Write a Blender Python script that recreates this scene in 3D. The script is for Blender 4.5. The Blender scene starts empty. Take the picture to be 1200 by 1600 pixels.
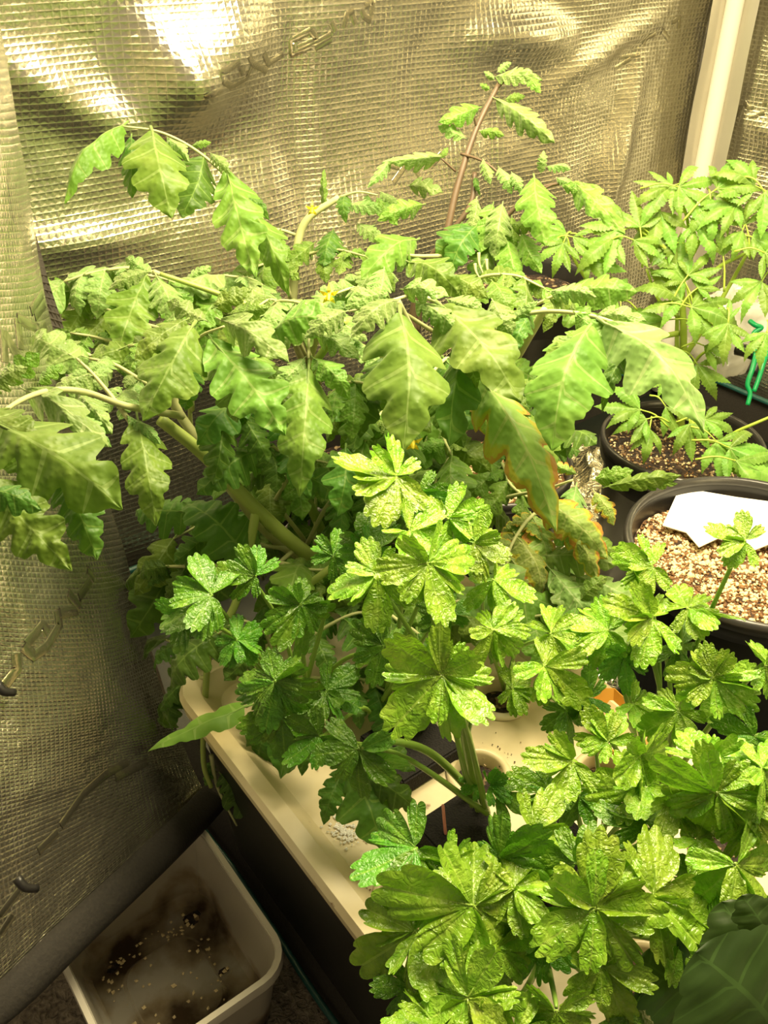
import bpy, bmesh, math, random
import numpy as np
from mathutils import Vector, Matrix, noise
from mathutils.bvhtree import BVHTree
SC = bpy.context.scene
COL = SC.collection
R = random.Random(7)
D2 = math.radians

# ------------------------------------------------------------------ camera, world, lights
PITCH = 35.0; F = 1400.0; CAMZ = 1.0
cd = bpy.data.cameras.new('camera'); cam = bpy.data.objects.new('camera', cd); COL.objects.link(cam)
cd.sensor_fit = 'VERTICAL'; cd.sensor_height = 36.0; cd.lens = 36.0 * F / 1600
cd.clip_start = 0.02; cd.clip_end = 50
cam.location = (0, 0, CAMZ); cam.rotation_euler = (D2(90 - PITCH), 0, 0)
SC.camera = cam
w = bpy.data.worlds.new('room'); SC.world = w; w.use_nodes = True
bg = w.node_tree.nodes['Background']; bg.inputs[0].default_value = (1.0, .80, .50, 1); bg.inputs[1].default_value = 0.30

def area(name, loc, target, size, power, col):
    l = bpy.data.lights.new(name, 'AREA'); l.shape = 'RECTANGLE'; l.size = size[0]; l.size_y = size[1]
    l.energy = power; l.color = col
    o = bpy.data.objects.new(name, l); COL.objects.link(o); o.location = loc
    o.rotation_euler = (Vector(target) - Vector(loc)).to_track_quat('-Z', 'Y').to_euler()
    return o
WARM = (1.0, .84, .52)
area('grow_light', (.40, .84, 1.42), (.38, .82, 0), (.50, .55), 38, WARM)
area('grow_light', (.02, 1.00, 1.30), (.0, .85, 0), (.35, .30), 12, WARM)
SC.view_settings.view_transform = 'Standard'; SC.view_settings.look = 'None'
SC.view_settings.gamma = 1; SC.view_settings.use_curve_mapping = False
SC.view_settings.exposure = 0.0

# ------------------------------------------------------------------ geometry of the view -> places
cp, sp = math.cos(D2(PITCH)), math.sin(D2(PITCH))
def P(px, py, d):
    u = (px - 600) / F; v = (py - 800) / F
    return Vector((u * d, (cp - sp * v) * d, CAMZ - (sp + cp * v) * d))
def Q(px, py, z):
    v = (py - 800) / F
    return P(px, py, (CAMZ - z) / (sp + cp * v))
UP = Vector((0, 0, 1)); CAM = Vector((0, 0, CAMZ))
A = Vector((.8, .6, 0)); B = Vector((.6, -.8, 0))          # the tent's two floor directions
C0 = Vector((.66, 1.97, 0)); TW = 1.43                     # far corner, width of the tent

# ------------------------------------------------------------------ materials
def mat(name):
    m = bpy.data.materials.new(name); m.use_nodes = True
    nt = m.node_tree; b = nt.nodes['Principled BSDF']
    return m, nt, b
def N(nt, typ, **kw):
    n = nt.nodes.new(typ)
    for k, v in kw.items():
        if k.startswith('i_'):
            key = k[2:]
            n.inputs[int(key) if key.isdigit() else key].default_value = v
        else: setattr(n, k, v)
    return n
def math_n(nt, op, a, b=None, c=None):
    n = nt.nodes.new('ShaderNodeMath'); n.operation = op
    for i, x in enumerate((a, b, c)):
        if x is None: continue
        if isinstance(x, (int, float)): n.inputs[i].default_value = x
        else: nt.links.new(x, n.inputs[i])
    return n.outputs[0]
def ramp(nt, fac, stops):
    n = nt.nodes.new('ShaderNodeValToRGB'); e = n.color_ramp.elements
    while len(e) < len(stops): e.new(0.5)
    for el, (p, c) in zip(e, stops): el.position = p; el.color = (*c, 1)
    nt.links.new(fac, n.inputs[0]); return n.outputs[0]
def mixc(nt, fac, a, b, blend='MIX'):
    n = nt.nodes.new('ShaderNodeMix'); n.data_type = 'RGBA'; n.blend_type = blend
    for i, x in ((0, fac), (6, a), (7, b)):
        if isinstance(x, (int, float)): n.inputs[i].default_value = x
        elif isinstance(x, tuple): n.inputs[i].default_value = (*x, 1) if len(x) == 3 else x
        else: nt.links.new(x, n.inputs[i])
    return n.outputs[2]
def bump(nt, b, h, strength, dist, prev=None):
    n = N(nt, 'ShaderNodeBump'); n.inputs['Strength'].default_value = strength; n.inputs['Distance'].default_value = dist
    nt.links.new(h, n.inputs['Height'])
    if prev is not None: nt.links.new(prev, n.inputs['Normal'])
    if b is not None: nt.links.new(n.outputs[0], b.inputs['Normal'])
    return n.outputs[0]
def simple(name, col, rough=.5, metal=0, nscale=0, namp=.15, bs=.3, bd=.002, coords='Object', spec=.5):
    m, nt, b = mat(name)
    b.inputs['Base Color'].default_value = (*col, 1); b.inputs['Roughness'].default_value = rough
    b.inputs['Metallic'].default_value = metal; b.inputs['Specular IOR Level'].default_value = spec
    if nscale:
        tc = N(nt, 'ShaderNodeTexCoord'); nz = N(nt, 'ShaderNodeTexNoise'); nz.inputs['Scale'].default_value = nscale
        nz.inputs['Detail'].default_value = 5
        nt.links.new(tc.outputs[coords], nz.inputs['Vector'])
        c = mixc(nt, nz.outputs[0], tuple(x * (1 - namp) for x in col), tuple(min(1, x * (1 + namp)) for x in col))
        nt.links.new(c, b.inputs['Base Color'])
        bump(nt, b, nz.outputs[0], bs, bd)
    return m

def foil_material(name, cell=.0085, rough=.23, col=(.72, .69, .55), relief=.5):
    m, nt, b = mat(name)
    tc = N(nt, 'ShaderNodeTexCoord'); sx = N(nt, 'ShaderNodeSeparateXYZ'); nt.links.new(tc.outputs['UV'], sx.inputs[0])
    def ridge(o, c):      # thread: narrow raised line at each cell border
        f = math_n(nt, 'FRACT', math_n(nt, 'MULTIPLY', o, 1 / c))
        return math_n(nt, 'ABSOLUTE', math_n(nt, 'SUBTRACT', f, .5))   # 0 mid cell .. .5 border
    a = ridge(sx.outputs[0], cell * 1.12); c = ridge(sx.outputs[1], cell * .95)
    mx = math_n(nt, 'MAXIMUM', math_n(nt, 'MULTIPLY', a, .90), c)
    h = math_n(nt, 'POWER', math_n(nt, 'MULTIPLY', mx, 2.0), 2.0)
    nz = N(nt, 'ShaderNodeTexNoise'); nz.inputs['Scale'].default_value = 9; nz.inputs['Detail'].default_value = 4
    nt.links.new(tc.outputs['UV'], nz.inputs['Vector'])
    b1 = bump(nt, None, nz.outputs[0], .5, .02)
    nz2 = N(nt, 'ShaderNodeTexNoise'); nz2.inputs['Scale'].default_value = 160; nz2.inputs['Detail'].default_value = 1
    nt.links.new(tc.outputs['UV'], nz2.inputs['Vector'])
    b2 = bump(nt, None, nz2.outputs[0], .25, .0012, b1)
    bump(nt, b, h, relief, .0011, b2)
    line = math_n(nt, 'GREATER_THAN', mx, .41)
    colr = mixc(nt, line, tuple(x * .90 for x in col), tuple(min(1, x * 1.1) for x in col))
    nt.links.new(colr, b.inputs['Base Color'])
    b.inputs['Metallic'].default_value = .93; b.inputs['Roughness'].default_value = rough
    return m

def leaf_material(name, c_dark, c_mid, c_light, vein, rough=.5, sheen=.25, spec=.35, trans=.28, quilt=.35,
                  quilt_scale=26, blister=(0, 0), vein_w=.035, yellow=None, trans_col=(.24, .50, .03), bdist=.002, wavy=False):
    m, nt, b = mat(name)
    out = nt.nodes['Material Output']
    tc = N(nt, 'ShaderNodeTexCoord'); oi = N(nt, 'ShaderNodeObjectInfo')
    sx = N(nt, 'ShaderNodeSeparateXYZ'); nt.links.new(tc.outputs['UV'], sx.inputs[0])
    u, v = sx.outputs[0], sx.outputs[1]
    a = math_n(nt, 'ABSOLUTE', math_n(nt, 'SUBTRACT', u, .5))
    mid = math_n(nt, 'LESS_THAN', a, vein_w * .55)
    fr = math_n(nt, 'ABSOLUTE', math_n(nt, 'SUBTRACT', math_n(nt, 'FRACT', v), .5))
    lw = math_n(nt, 'SUBTRACT', vein_w * 1.6, math_n(nt, 'MULTIPLY', a, vein_w * 2.4))
    lat = math_n(nt, 'LESS_THAN', fr, lw)
    vm = math_n(nt, 'MAXIMUM', mid, lat)
    # object-space noise, offset by the object's random number
    off = N(nt, 'ShaderNodeVectorMath', operation='ADD'); nt.links.new(tc.outputs['Object'], off.inputs[0])
    sc = N(nt, 'ShaderNodeVectorMath', operation='SCALE'); sc.inputs[0].default_value = (17, 9, 5); nt.links.new(oi.outputs['Random'], sc.inputs['Scale'])
    nt.links.new(sc.outputs[0], off.inputs[1])
    n1 = N(nt, 'ShaderNodeTexNoise'); n1.inputs['Scale'].default_value = 3.2; n1.inputs['Detail'].default_value = 4
    nt.links.new(off.outputs[0], n1.inputs['Vector'])
    base = ramp(nt, n1.outputs[0], [(.25, c_dark), (.55, c_mid), (.8, c_light)])
    hs = N(nt, 'ShaderNodeHueSaturation'); nt.links.new(base, hs.inputs['Color'])
    nt.links.new(math_n(nt, 'MULTIPLY_ADD', oi.outputs['Random'], .035, .4825), hs.inputs['Hue'])
    nt.links.new(math_n(nt, 'MULTIPLY_ADD', oi.outputs['Random'], .5, .75), hs.inputs['Value'])
    c = mixc(nt, math_n(nt, 'MULTIPLY', vm, .55), hs.outputs[0], vein)
    if blister[0]:
        nb = N(nt, 'ShaderNodeTexNoise'); nb.inputs['Scale'].default_value = blister[1]; nb.inputs['Detail'].default_value = 3
        nb.inputs['Distortion'].default_value = 1.2
        nt.links.new(off.outputs[0], nb.inputs['Vector'])
        f = ramp(nt, nb.outputs[0], [(.35, (0, 0, 0)), (.70, (1, 1, 1))])
        c = mixc(nt, math_n(nt, 'MULTIPLY', f, blister[0]), c, c_light)
    if yellow:
        ny = N(nt, 'ShaderNodeTexNoise'); ny.inputs['Scale'].default_value = 5; ny.inputs['Detail'].default_value = 5
        nt.links.new(off.outputs[0], ny.inputs['Vector'])
        e = math_n(nt, 'ADD', math_n(nt, 'MULTIPLY', a, 1.5), math_n(nt, 'MULTIPLY', ny.outputs[0], .9))
        c = mixc(nt, ramp(nt, e, [(.90, (0, 0, 0)), (1.05, (1, 1, 1))]), c, (.45, .42, .04))
        e2 = ramp(nt, math_n(nt, 'SUBTRACT', e, .12), [(.99, (0, 0, 0)), (1.04, (1, 1, 1))])
        c = mixc(nt, e2, c, (.50, .22, .04))
    nt.links.new(c, b.inputs['Base Color'])
    vo = N(nt, 'ShaderNodeTexVoronoi'); vo.inputs['Scale'].default_value = quilt_scale
    vo.feature = 'SMOOTH_F1'
    nt.links.new(off.outputs[0], vo.inputs['Vector'])
    hsrc = vo.outputs['Distance']
    if wavy:
        nw = N(nt, 'ShaderNodeTexNoise'); nw.inputs['Scale'].default_value = quilt_scale; nw.inputs['Detail'].default_value = 2
        nw.inputs['Distortion'].default_value = 1.5; nt.links.new(off.outputs[0], nw.inputs['Vector']); hsrc = nw.outputs[0]
    hh = math_n(nt, 'SUBTRACT', math_n(nt, 'MULTIPLY', hsrc, -1.0), math_n(nt, 'MULTIPLY', vm, .5))
    bp = bump(nt, b, hh, quilt, bdist)
    b.inputs['Roughness'].default_value = rough; b.inputs['Specular IOR Level'].default_value = spec
    b.inputs['Sheen Weight'].default_value = sheen; b.inputs['Sheen Roughness'].default_value = .45
    b.inputs['Sheen Tint'].default_value = (1, 1, .75, 1)
    tr = N(nt, 'ShaderNodeBsdfTranslucent')
    tcx = mixc(nt, .7, c, trans_col); nt.links.new(tcx, tr.inputs[0]); nt.links.new(bp, tr.inputs['Normal'])
    mx = N(nt, 'ShaderNodeMixShader'); mx.inputs[0].default_value = trans
    nt.links.new(b.outputs[0], mx.inputs[1]); nt.links.new(tr.outputs[0], mx.inputs[2])
    nt.links.new(mx.outputs[0], out.inputs[0])
    return m

M = {}
M['foil'] = foil_material('quilted silver foil')
M['foil_flap'] = foil_material('quilted silver foil of the flap', cell=.0082, rough=.25)
M['foil_smooth'] = simple('smooth pressed foil', (.55, .52, .38), .2, .93, 60, .08)
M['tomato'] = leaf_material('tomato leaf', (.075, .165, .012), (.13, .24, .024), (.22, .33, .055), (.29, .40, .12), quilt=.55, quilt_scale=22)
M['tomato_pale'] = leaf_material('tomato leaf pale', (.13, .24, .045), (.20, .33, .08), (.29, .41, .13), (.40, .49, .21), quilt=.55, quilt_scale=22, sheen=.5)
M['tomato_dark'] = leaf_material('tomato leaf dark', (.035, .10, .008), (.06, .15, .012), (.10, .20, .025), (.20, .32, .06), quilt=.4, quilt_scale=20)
M['tomato_yellow'] = leaf_material('tomato leaf with scorched edge', (.19, .29, .06), (.26, .37, .08), (.36, .44, .11), (.48, .52, .20), quilt=.5, yellow=True)
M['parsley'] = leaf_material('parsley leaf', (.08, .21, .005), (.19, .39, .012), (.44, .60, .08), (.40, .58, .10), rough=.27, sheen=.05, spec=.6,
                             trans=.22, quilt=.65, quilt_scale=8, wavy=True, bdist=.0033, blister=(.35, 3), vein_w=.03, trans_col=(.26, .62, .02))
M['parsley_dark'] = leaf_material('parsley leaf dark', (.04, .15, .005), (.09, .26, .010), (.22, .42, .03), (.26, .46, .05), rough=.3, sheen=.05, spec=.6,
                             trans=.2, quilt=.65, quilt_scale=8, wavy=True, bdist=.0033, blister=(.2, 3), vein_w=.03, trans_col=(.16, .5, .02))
M['hemp'] = leaf_material('hemp leaf', (.10, .22, .025), (.16, .31, .04), (.24, .40, .07), (.32, .47, .13), rough=.45, trans=.28, quilt=.25, quilt_scale=14, trans_col=(.5, .75, .05))
M['broad'] = leaf_material('broad dark leaf', (.015, .042, .005), (.022, .058, .007), (.034, .08, .012), (.05, .11, .02), rough=.5, quilt=.2, quilt_scale=6, trans=.15)
M['stem'] = simple('green stem', (.28, .36, .08), .5, 0, 30, .25)
M['stem_pale'] = simple('pale hairy stem', (.42, .44, .20), .6, 0, 40, .2)
M['stem_purple'] = simple('purplish stem', (.10, .065, .035), .5, 0, 40, .35)
M['stem_lime'] = simple('lime green stem', (.36, .50, .06), .45, 0, 30, .2)
M['stalk'] = simple('parsley stalk', (.20, .34, .05), .35, 0, 30, .25)
M['flower'] = simple('yellow petals', (.85, .70, .02), .5, 0, 30, .1)
M['pot'] = simple('black plastic', (.016, .015, .014), .38, 0, 40, .4, .1)
M['pot_rim'] = simple('scuffed black rim', (.035, .033, .030), .30, 0, 60, .4, .1)
M['pole'] = simple('white pole', (.86, .84, .76), .4, 0, 8, .03)
M['black_fabric'] = simple('black woven binding', (.018, .015, .011), .85, 0, 300, .6, .8, .001)
M['tent_floor'] = simple('dark green tent floor', (.010, .014, .010), .45, 0, 20, .5)
M['teal'] = simple('teal piping', (.012, .075, .065), .4, 0, 80, .3)
M['white_paper'] = simple('white card', (.88, .87, .82), .6, 0, 30, .04)
M['perlite'] = simple('perlite grains', (.74, .60, .34), .8, 0, 30, .25)
M['perlite_brown'] = simple('brown bark bits', (.19, .095, .032), .8, 0, 30, .5)
M['pink'] = simple('pink tag', (.75, .30, .24), .5)
M['twist'] = simple('green wire tie', (.0, .34, .10), .35, 0, 60, .2)
M['foam'] = simple('black foam', (.014, .012, .011), .95, 0, 500, .8, 1, .003)
M['liquid'] = simple('amber plastic', (.62, .32, .05), .3, 0, 10, .2)
M['clear_rim'] = simple('clear plastic edge', (.62, .58, .48), .25, 0, 10, .05)

def soil_material():
    m, nt, b = mat('potting soil'); tc = N(nt, 'ShaderNodeTexCoord')
    vo = N(nt, 'ShaderNodeTexVoronoi'); vo.inputs['Scale'].default_value = 170; nt.links.new(tc.outputs['Object'], vo.inputs['Vector'])
    sep = N(nt, 'ShaderNodeSeparateColor'); nt.links.new(vo.outputs['Color'], sep.inputs[0])
    c = ramp(nt, sep.outputs[0], [(.2, (.025, .012, .006)), (.6, (.12, .055, .02)), (.85, (.42, .25, .10)), (.95, (.7, .55, .35))])
    nt.links.new(c, b.inputs['Base Color']); b.inputs['Roughness'].default_value = .85
    bump(nt, b, vo.outputs['Distance'], 1, .004); return m
M['soil'] = soil_material()
def dark_soil_material():
    m, nt, b = mat('dark damp soil'); tc = N(nt, 'ShaderNodeTexCoord')
    vo = N(nt, 'ShaderNodeTexVoronoi'); vo.inputs['Scale'].default_value = 190; nt.links.new(tc.outputs['Object'], vo.inputs['Vector'])
    sep = N(nt, 'ShaderNodeSeparateColor'); nt.links.new(vo.outputs['Color'], sep.inputs[0])
    c = ramp(nt, sep.outputs[0], [(.3, (.012, .006, .003)), (.8, (.05, .025, .012)), (.97, (.35, .25, .13))])
    nt.links.new(c, b.inputs['Base Color']); b.inputs['Roughness'].default_value = .75
    bump(nt, b, vo.outputs['Distance'], 1, .004); return m
M['soil_dark'] = dark_soil_material()
def cream_material():
    m, nt, b = mat('stained cream plastic'); tc = N(nt, 'ShaderNodeTexCoord')
    n1 = N(nt, 'ShaderNodeTexNoise'); n1.inputs['Scale'].default_value = 9; n1.inputs['Detail'].default_value = 5
    n2 = N(nt, 'ShaderNodeTexNoise'); n2.inputs['Scale'].default_value = 45; n2.inputs['Detail'].default_value = 6
    for n in (n1, n2): nt.links.new(tc.outputs['Object'], n.inputs['Vector'])
    c = ramp(nt, n1.outputs[0], [(.3, (.54, .44, .23)), (.55, (.70, .61, .39)), (.75, (.78, .71, .52))])
    s = ramp(nt, n2.outputs[0], [(.68, (0, 0, 0)), (.74, (1, 1, 1))])
    c = mixc(nt, s, c, (.22, .13, .05)); nt.links.new(c, b.inputs['Base Color'])
    b.inputs['Roughness'].default_value = .32; bump(nt, b, n1.outputs[0], .1, .003); return m
M['cream'] = cream_material()
def clear_material():
    m, nt, b = mat('translucent plastic')
    b.inputs['Base Color'].default_value = (.42, .38, .30, 1); b.inputs['Roughness'].default_value = .28
    b.inputs['Transmission Weight'].default_value = .45; b.inputs['IOR'].default_value = 1.2
    tc = N(nt, 'ShaderNodeTexCoord'); n1 = N(nt, 'ShaderNodeTexNoise'); n1.inputs['Scale'].default_value = 14; n1.inputs['Detail'].default_value = 7
    nt.links.new(tc.outputs['Object'], n1.inputs['Vector'])
    sx = N(nt, 'ShaderNodeSeparateXYZ'); nt.links.new(tc.outputs['Object'], sx.inputs[0])
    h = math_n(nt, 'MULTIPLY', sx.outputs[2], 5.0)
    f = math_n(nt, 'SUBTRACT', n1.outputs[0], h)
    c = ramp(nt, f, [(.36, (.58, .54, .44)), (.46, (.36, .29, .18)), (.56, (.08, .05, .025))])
    nt.links.new(c, b.inputs['Base Color']); return m
M['clear'] = clear_material()
def bag_material():
    m, nt, b = mat('thin clear bag plastic'); b.inputs['Base Color'].default_value = (.85, .83, .76, 1)
    b.inputs['Roughness'].default_value = .12; b.inputs['Alpha'].default_value = .55; b.inputs['Specular IOR Level'].default_value = .9
    return m
M['bag'] = bag_material()
def carpet_material():
    m, nt, b = mat('shaggy taupe carpet'); tc = N(nt, 'ShaderNodeTexCoord')
    n1 = N(nt, 'ShaderNodeTexNoise'); n1.inputs['Scale'].default_value = 120; n1.inputs['Detail'].default_value = 6; n1.inputs['Distortion'].default_value = 1
    nt.links.new(tc.outputs['Object'], n1.inputs['Vector'])
    c = ramp(nt, n1.outputs[0], [(.3, (.10, .08, .055)), (.7, (.36, .31, .23))]); nt.links.new(c, b.inputs['Base Color'])
    b.inputs['Roughness'].default_value = 1; bump(nt, b, n1.outputs[0], 1, .012); return m
M['carpet'] = carpet_material()

# ------------------------------------------------------------------ object helpers
def mesh_from(name, verts, faces, mt, uvs=None, smooth=True):
    me = bpy.data.meshes.new(name); me.from_pydata([tuple(v) for v in verts], [], faces)
    if uvs is not None:
        ul = me.uv_layers.new(name='UVMap')
        idx = np.empty(len(me.loops), dtype=np.int32); me.loops.foreach_get('vertex_index', idx)
        ul.data.foreach_set('uv', np.array(uvs, dtype=np.float32)[idx].ravel())
    me.materials.append(mt)
    if smooth: me.shade_smooth()
    me.update(); return me
def link(name, me, parent=None, loc=(0, 0, 0)):
    o = bpy.data.objects.new(name, me); COL.objects.link(o); o.location = loc
    if parent is not None: o.parent = parent
    return o
def tag(o, label, cat, group=None):
    o['label'] = label; o['category'] = cat
    if group: o['group'] = group
    return o
def thing(name, label, cat, loc, group=None):
    return tag(link(name, None, None, loc), label, cat, group)
def tube_data(pts, rads, seg=8, cap=True, base=0):
    pts = [Vector(p) for p in pts]; vs = []; fs = []; prev = None
    for i, p in enumerate(pts):
        t = (pts[min(i + 1, len(pts) - 1)] - pts[max(i - 1, 0)])
        if t.length < 1e-9: t = Vector((0, 0, 1))
        t.normalize()
        if prev is None: prev = t.orthogonal().normalized()
        x = prev - t * prev.dot(t)
        if x.length < 1e-6: x = t.orthogonal()
        x.normalize(); y = t.cross(x); prev = x
        r = rads[i] if hasattr(rads, '__len__') else rads
        for k in range(seg):
            a = 2 * math.pi * k / seg; vs.append(p + x * (r * math.cos(a)) + y * (r * math.sin(a)))
    n = len(pts)
    for i in range(n - 1):
        for k in range(seg):
            a = base + i * seg + k; b_ = base + i * seg + (k + 1) % seg; fs.append((a, b_, b_ + seg, a + seg))
    if cap:
        fs.append(tuple(base + k for k in range(seg))[::-1]); fs.append(tuple(base + (n - 1) * seg + k for k in range(seg)))
    return vs, fs
def spline(pts, n=6):
    pts = [Vector(p) for p in pts]
    if len(pts) < 3: return [pts[0].lerp(pts[-1], i / n) for i in range(n + 1)]
    out = []; q = [pts[0] * 2 - pts[1]] + pts + [pts[-1] * 2 - pts[-2]]
    for i in range(1, len(q) - 2):
        for k in range(n):
            t = k / n; a, b_, c, d = q[i - 1], q[i], q[i + 1], q[i + 2]
            out.append(.5 * ((2 * b_) + (c - a) * t + (2 * a - 5 * b_ + 4 * c - d) * t * t + (3 * b_ - a - 3 * c + d) * t ** 3))
    out.append(pts[-1]); return out
def tube(name, pts, r0, r1, mt, parent=None, seg=8, n=6, origin=None):
    s = spline(pts, n); L = len(s) - 1
    org = Vector(origin) if origin is not None else s[0]
    rads = [r0 + (r1 - r0) * i / L for i in range(L + 1)]
    v, f = tube_data([p - org for p in s], rads, seg)
    o = link(name, mesh_from(name, v, f, mt), parent)
    ploc = parent_world(parent); o.location = org - ploc
    return o, s
def parent_world(p):
    l = Vector((0, 0, 0))
    while p is not None: l += p.location; p = p.parent
    return l
def lathe_mesh(name, prof, mt, seg=64, smooth=True):
    vs = []; fs = []
    for r, z in prof:
        for k in range(seg):
            a = 2 * math.pi * k / seg; vs.append((r * math.cos(a), r * math.sin(a), z))
    for i in range(len(prof) - 1):
        for k in range(seg):
            a = i * seg + k; b_ = i * seg + (k + 1) % seg; fs.append((a, b_, b_ + seg, a + seg))
    return mesh_from(name, vs, fs, mt, None, smooth)
def grid_sheet(name, fn, nu, nv, mt, scale, parent=None, thick=0):
    vs = []; uv = []; fs = []
    for j in range(nv + 1):
        for i in range(nu + 1):
            u, v = i / nu, j / nv; vs.append(fn(u, v)); uv.append((u * scale[0], v * scale[1]))
    for j in range(nv):
        for i in range(nu):
            a = j * (nu + 1) + i; fs.append((a, a + 1, a + nu + 2, a + nu + 1))
    me = mesh_from(name, vs, fs, mt, uv); o = link(name, me, parent)
    if thick:
        s = o.modifiers.new('thickness', 'SOLIDIFY'); s.thickness = thick; s.offset = -1
    return o, vs, fs
def box_data(c, ax, ay, az):        # a box from its centre and three half-axis vectors
    c = Vector(c); vs = [c + ax * i + ay * j + az * k for i in (-1, 1) for j in (-1, 1) for k in (-1, 1)]
    return vs, [(0, 1, 3, 2), (4, 6, 7, 5), (0, 4, 5, 1), (2, 3, 7, 6), (0, 2, 6, 4), (1, 5, 7, 3)]
def box(name, c, ax, ay, az, mt, parent=None, bevel=.002, at_base=False):
    c = Vector(c); org = c - (az if at_base else Vector((0, 0, 0)))
    v, f = box_data(c - org, ax, ay, az); me = bpy.data.meshes.new(name); me.from_pydata([tuple(x) for x in v], [], f)
    bm = bmesh.new(); bm.from_mesh(me); bmesh.ops.recalc_face_normals(bm, faces=bm.faces)
    if bevel: bmesh.ops.bevel(bm, geom=bm.edges[:], offset=bevel, segments=2, affect='EDGES')
    bm.to_mesh(me); bm.free(); me.materials.append(mt)
    return link(name, me, parent, org - parent_world(parent))

# ------------------------------------------------------------------ the tent
def struct(o): o['kind'] = 'structure'; return o
WALLH = 1.95
def crease(a, z, ax, az, bx, bz, wid, amp):       # a soft straight fold in wall coordinates
    dx, dz = bx - ax, bz - az; L2 = dx * dx + dz * dz
    t = max(0, min(1, ((a - ax) * dx + (z - az) * dz) / L2))
    d = math.hypot(a - ax - dx * t, z - az - dz * t)
    return amp * math.exp(-(d / wid) ** 2) * math.sin(math.pi * min(1, max(0, t * .9 + .05)))
def wall_fn(p0, dirv, nrm, length, h, seed, amp=.012, creases=()):
    def fn(u, v):
        a = u * length; z = v * h
        w_ = noise.noise(Vector((a * 2.2 + seed, z * 3.6, seed))) * amp * 1.6 + noise.noise(Vector((a * 7, z * 5 + seed, 3))) * amp * .45
        w_ += abs(noise.noise(Vector((a * 3.5 + z * 2, z * 4 - a, seed + 9)))) * amp * .9
        for c in creases: w_ += crease(a, z, *c)
        return p0 + dirv * a + UP * z + nrm * w_
    return fn
nA = Vector((.6, -.8, 0)); nB = Vector((-.8, -.6, 0))
LA = 1.62
pA = C0 - A * LA
# creases in (distance along the back wall, height)
crA = [(1.15, .72, 1.46, .80, .020, .020), (.95, .81, 1.22, .78, .028, .028), (.36, .72, .60, .86, .055, .045), (.40, .88, .50, .74, .03, .022),
       (.2, .86, .42, .71, .025, .018), (.2, .62, .42, .60, .018, .012), (.62, .9, .66, .45, .04, -.016), (1.0, .35, 1.03, .8, .02, -.012), (1.3, .35, 1.42, .75, .03, .016)]
wA, vA, fA = grid_sheet('wall_back', wall_fn(pA, A, nA, LA, WALLH, 1.3, .020, crA), 150, 150, M['foil'], (LA, WALLH)); struct(wA)
wB, vB, fB = grid_sheet('wall_right', wall_fn(C0, B, nB, TW, WALLH, 5.1, .014, [(.1, .9, .5, .8, .02, .02), (.08, .62, .5, .52, .02, .02)]), 110, 120, M['foil'], (TW, WALLH)); struct(wB)
C3 = C0 + B * TW
wF, _, _ = grid_sheet('wall_front', wall_fn(C3 - A * 1.15, A, -nA, 1.15, WALLH, 8.2, .012), 60, 80, M['foil'], (1.15, WALLH)); struct(wF)
grid_sheet_c, _, _ = grid_sheet('ceiling', lambda u, v: C0 - A * (LA * u) + B * (TW * v) + UP * (WALLH - .01 + .01 * noise.noise(Vector((u * 6, v * 6, 0)))), 30, 30, M['foil'], (LA, TW)); struct(grid_sheet_c)
pL = Vector((-.58, 1.04, 0)); dL = (Vector((-.275, .80, 0)) - pL); LL = dL.length; dL.normalize()
_wl = wall_fn(pL, dL, Vector((-dL.y, dL.x, 0)), LL, WALLH, 2.2, .012)
def wl_fn(u, v):
    p = _wl(u, v); k = min(1, v * WALLH / .75)
    return p + Vector((-.085, .10, 0)) * k * u
wL, _, _ = grid_sheet('wall_left', wl_fn, 40, 120, M['foil'], (LL, WALLH)); struct(wL)
# tent floor and the carpet outside
def floor_fn(u, v): return C0 + A * (.02 - (TW + .02) * u) + B * (-.01 + (TW + .02) * v) + UP * (.004 + .003 * noise.noise(Vector((u * 9, v * 9, 4))))
fl, _, _ = grid_sheet('floor', floor_fn, 60, 60, M['tent_floor'], (1, 1)); struct(fl)
cp_, _, _ = grid_sheet('floor', lambda u, v: Vector((-1.6 + 3.2 * u, -1.2 + 2.6 * v, -.012 + .008 * noise.noise(Vector((u * 210, v * 170, 4))) - (.03 if (Vector((-1.6 + 3.2 * u, -1.2 + 2.6 * v, 0)) - C0).dot(A) > -TW + .02 else 0))), 230, 200, M['carpet'], (1, 1)); struct(cp_)
cp_['label'] = 'shaggy taupe carpet outside the tent'
# corner pole in its sleeve
tube('trim_1', [C0 + nA * .045 + nB * .045 + UP * .02, C0 + nA * .05 + nB * .05 + UP * 1.0, C0 + nA * .045 + nB * .045 + UP * 1.9], .0165, .0165, M['pole'], None, 16)
bpy.data.objects['trim_1']['kind'] = 'structure'; bpy.data.objects['trim_1']['label'] = 'white corner pole of the tent'
def sleeve(name, d, nn):
    fn = lambda u, v: C0 + d * (.01 + .075 * u) + nn * (.026 + .012 * math.sin(u * 3.14) + .004 * noise.noise(Vector((u * 3, v * 14, 2)))) + UP * (.03 + 1.87 * v)
    o, _, _ = grid_sheet(name, fn, 8, 60, M['pole_sleeve'], (.075, 1.87)); struct(o)
M['pole_sleeve'] = simple('satin sleeve fabric', (.62, .58, .47), .35, .55, 12, .1)
sleeve('trim_2', -A, nA); sleeve('trim_2', B, nB)
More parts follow.
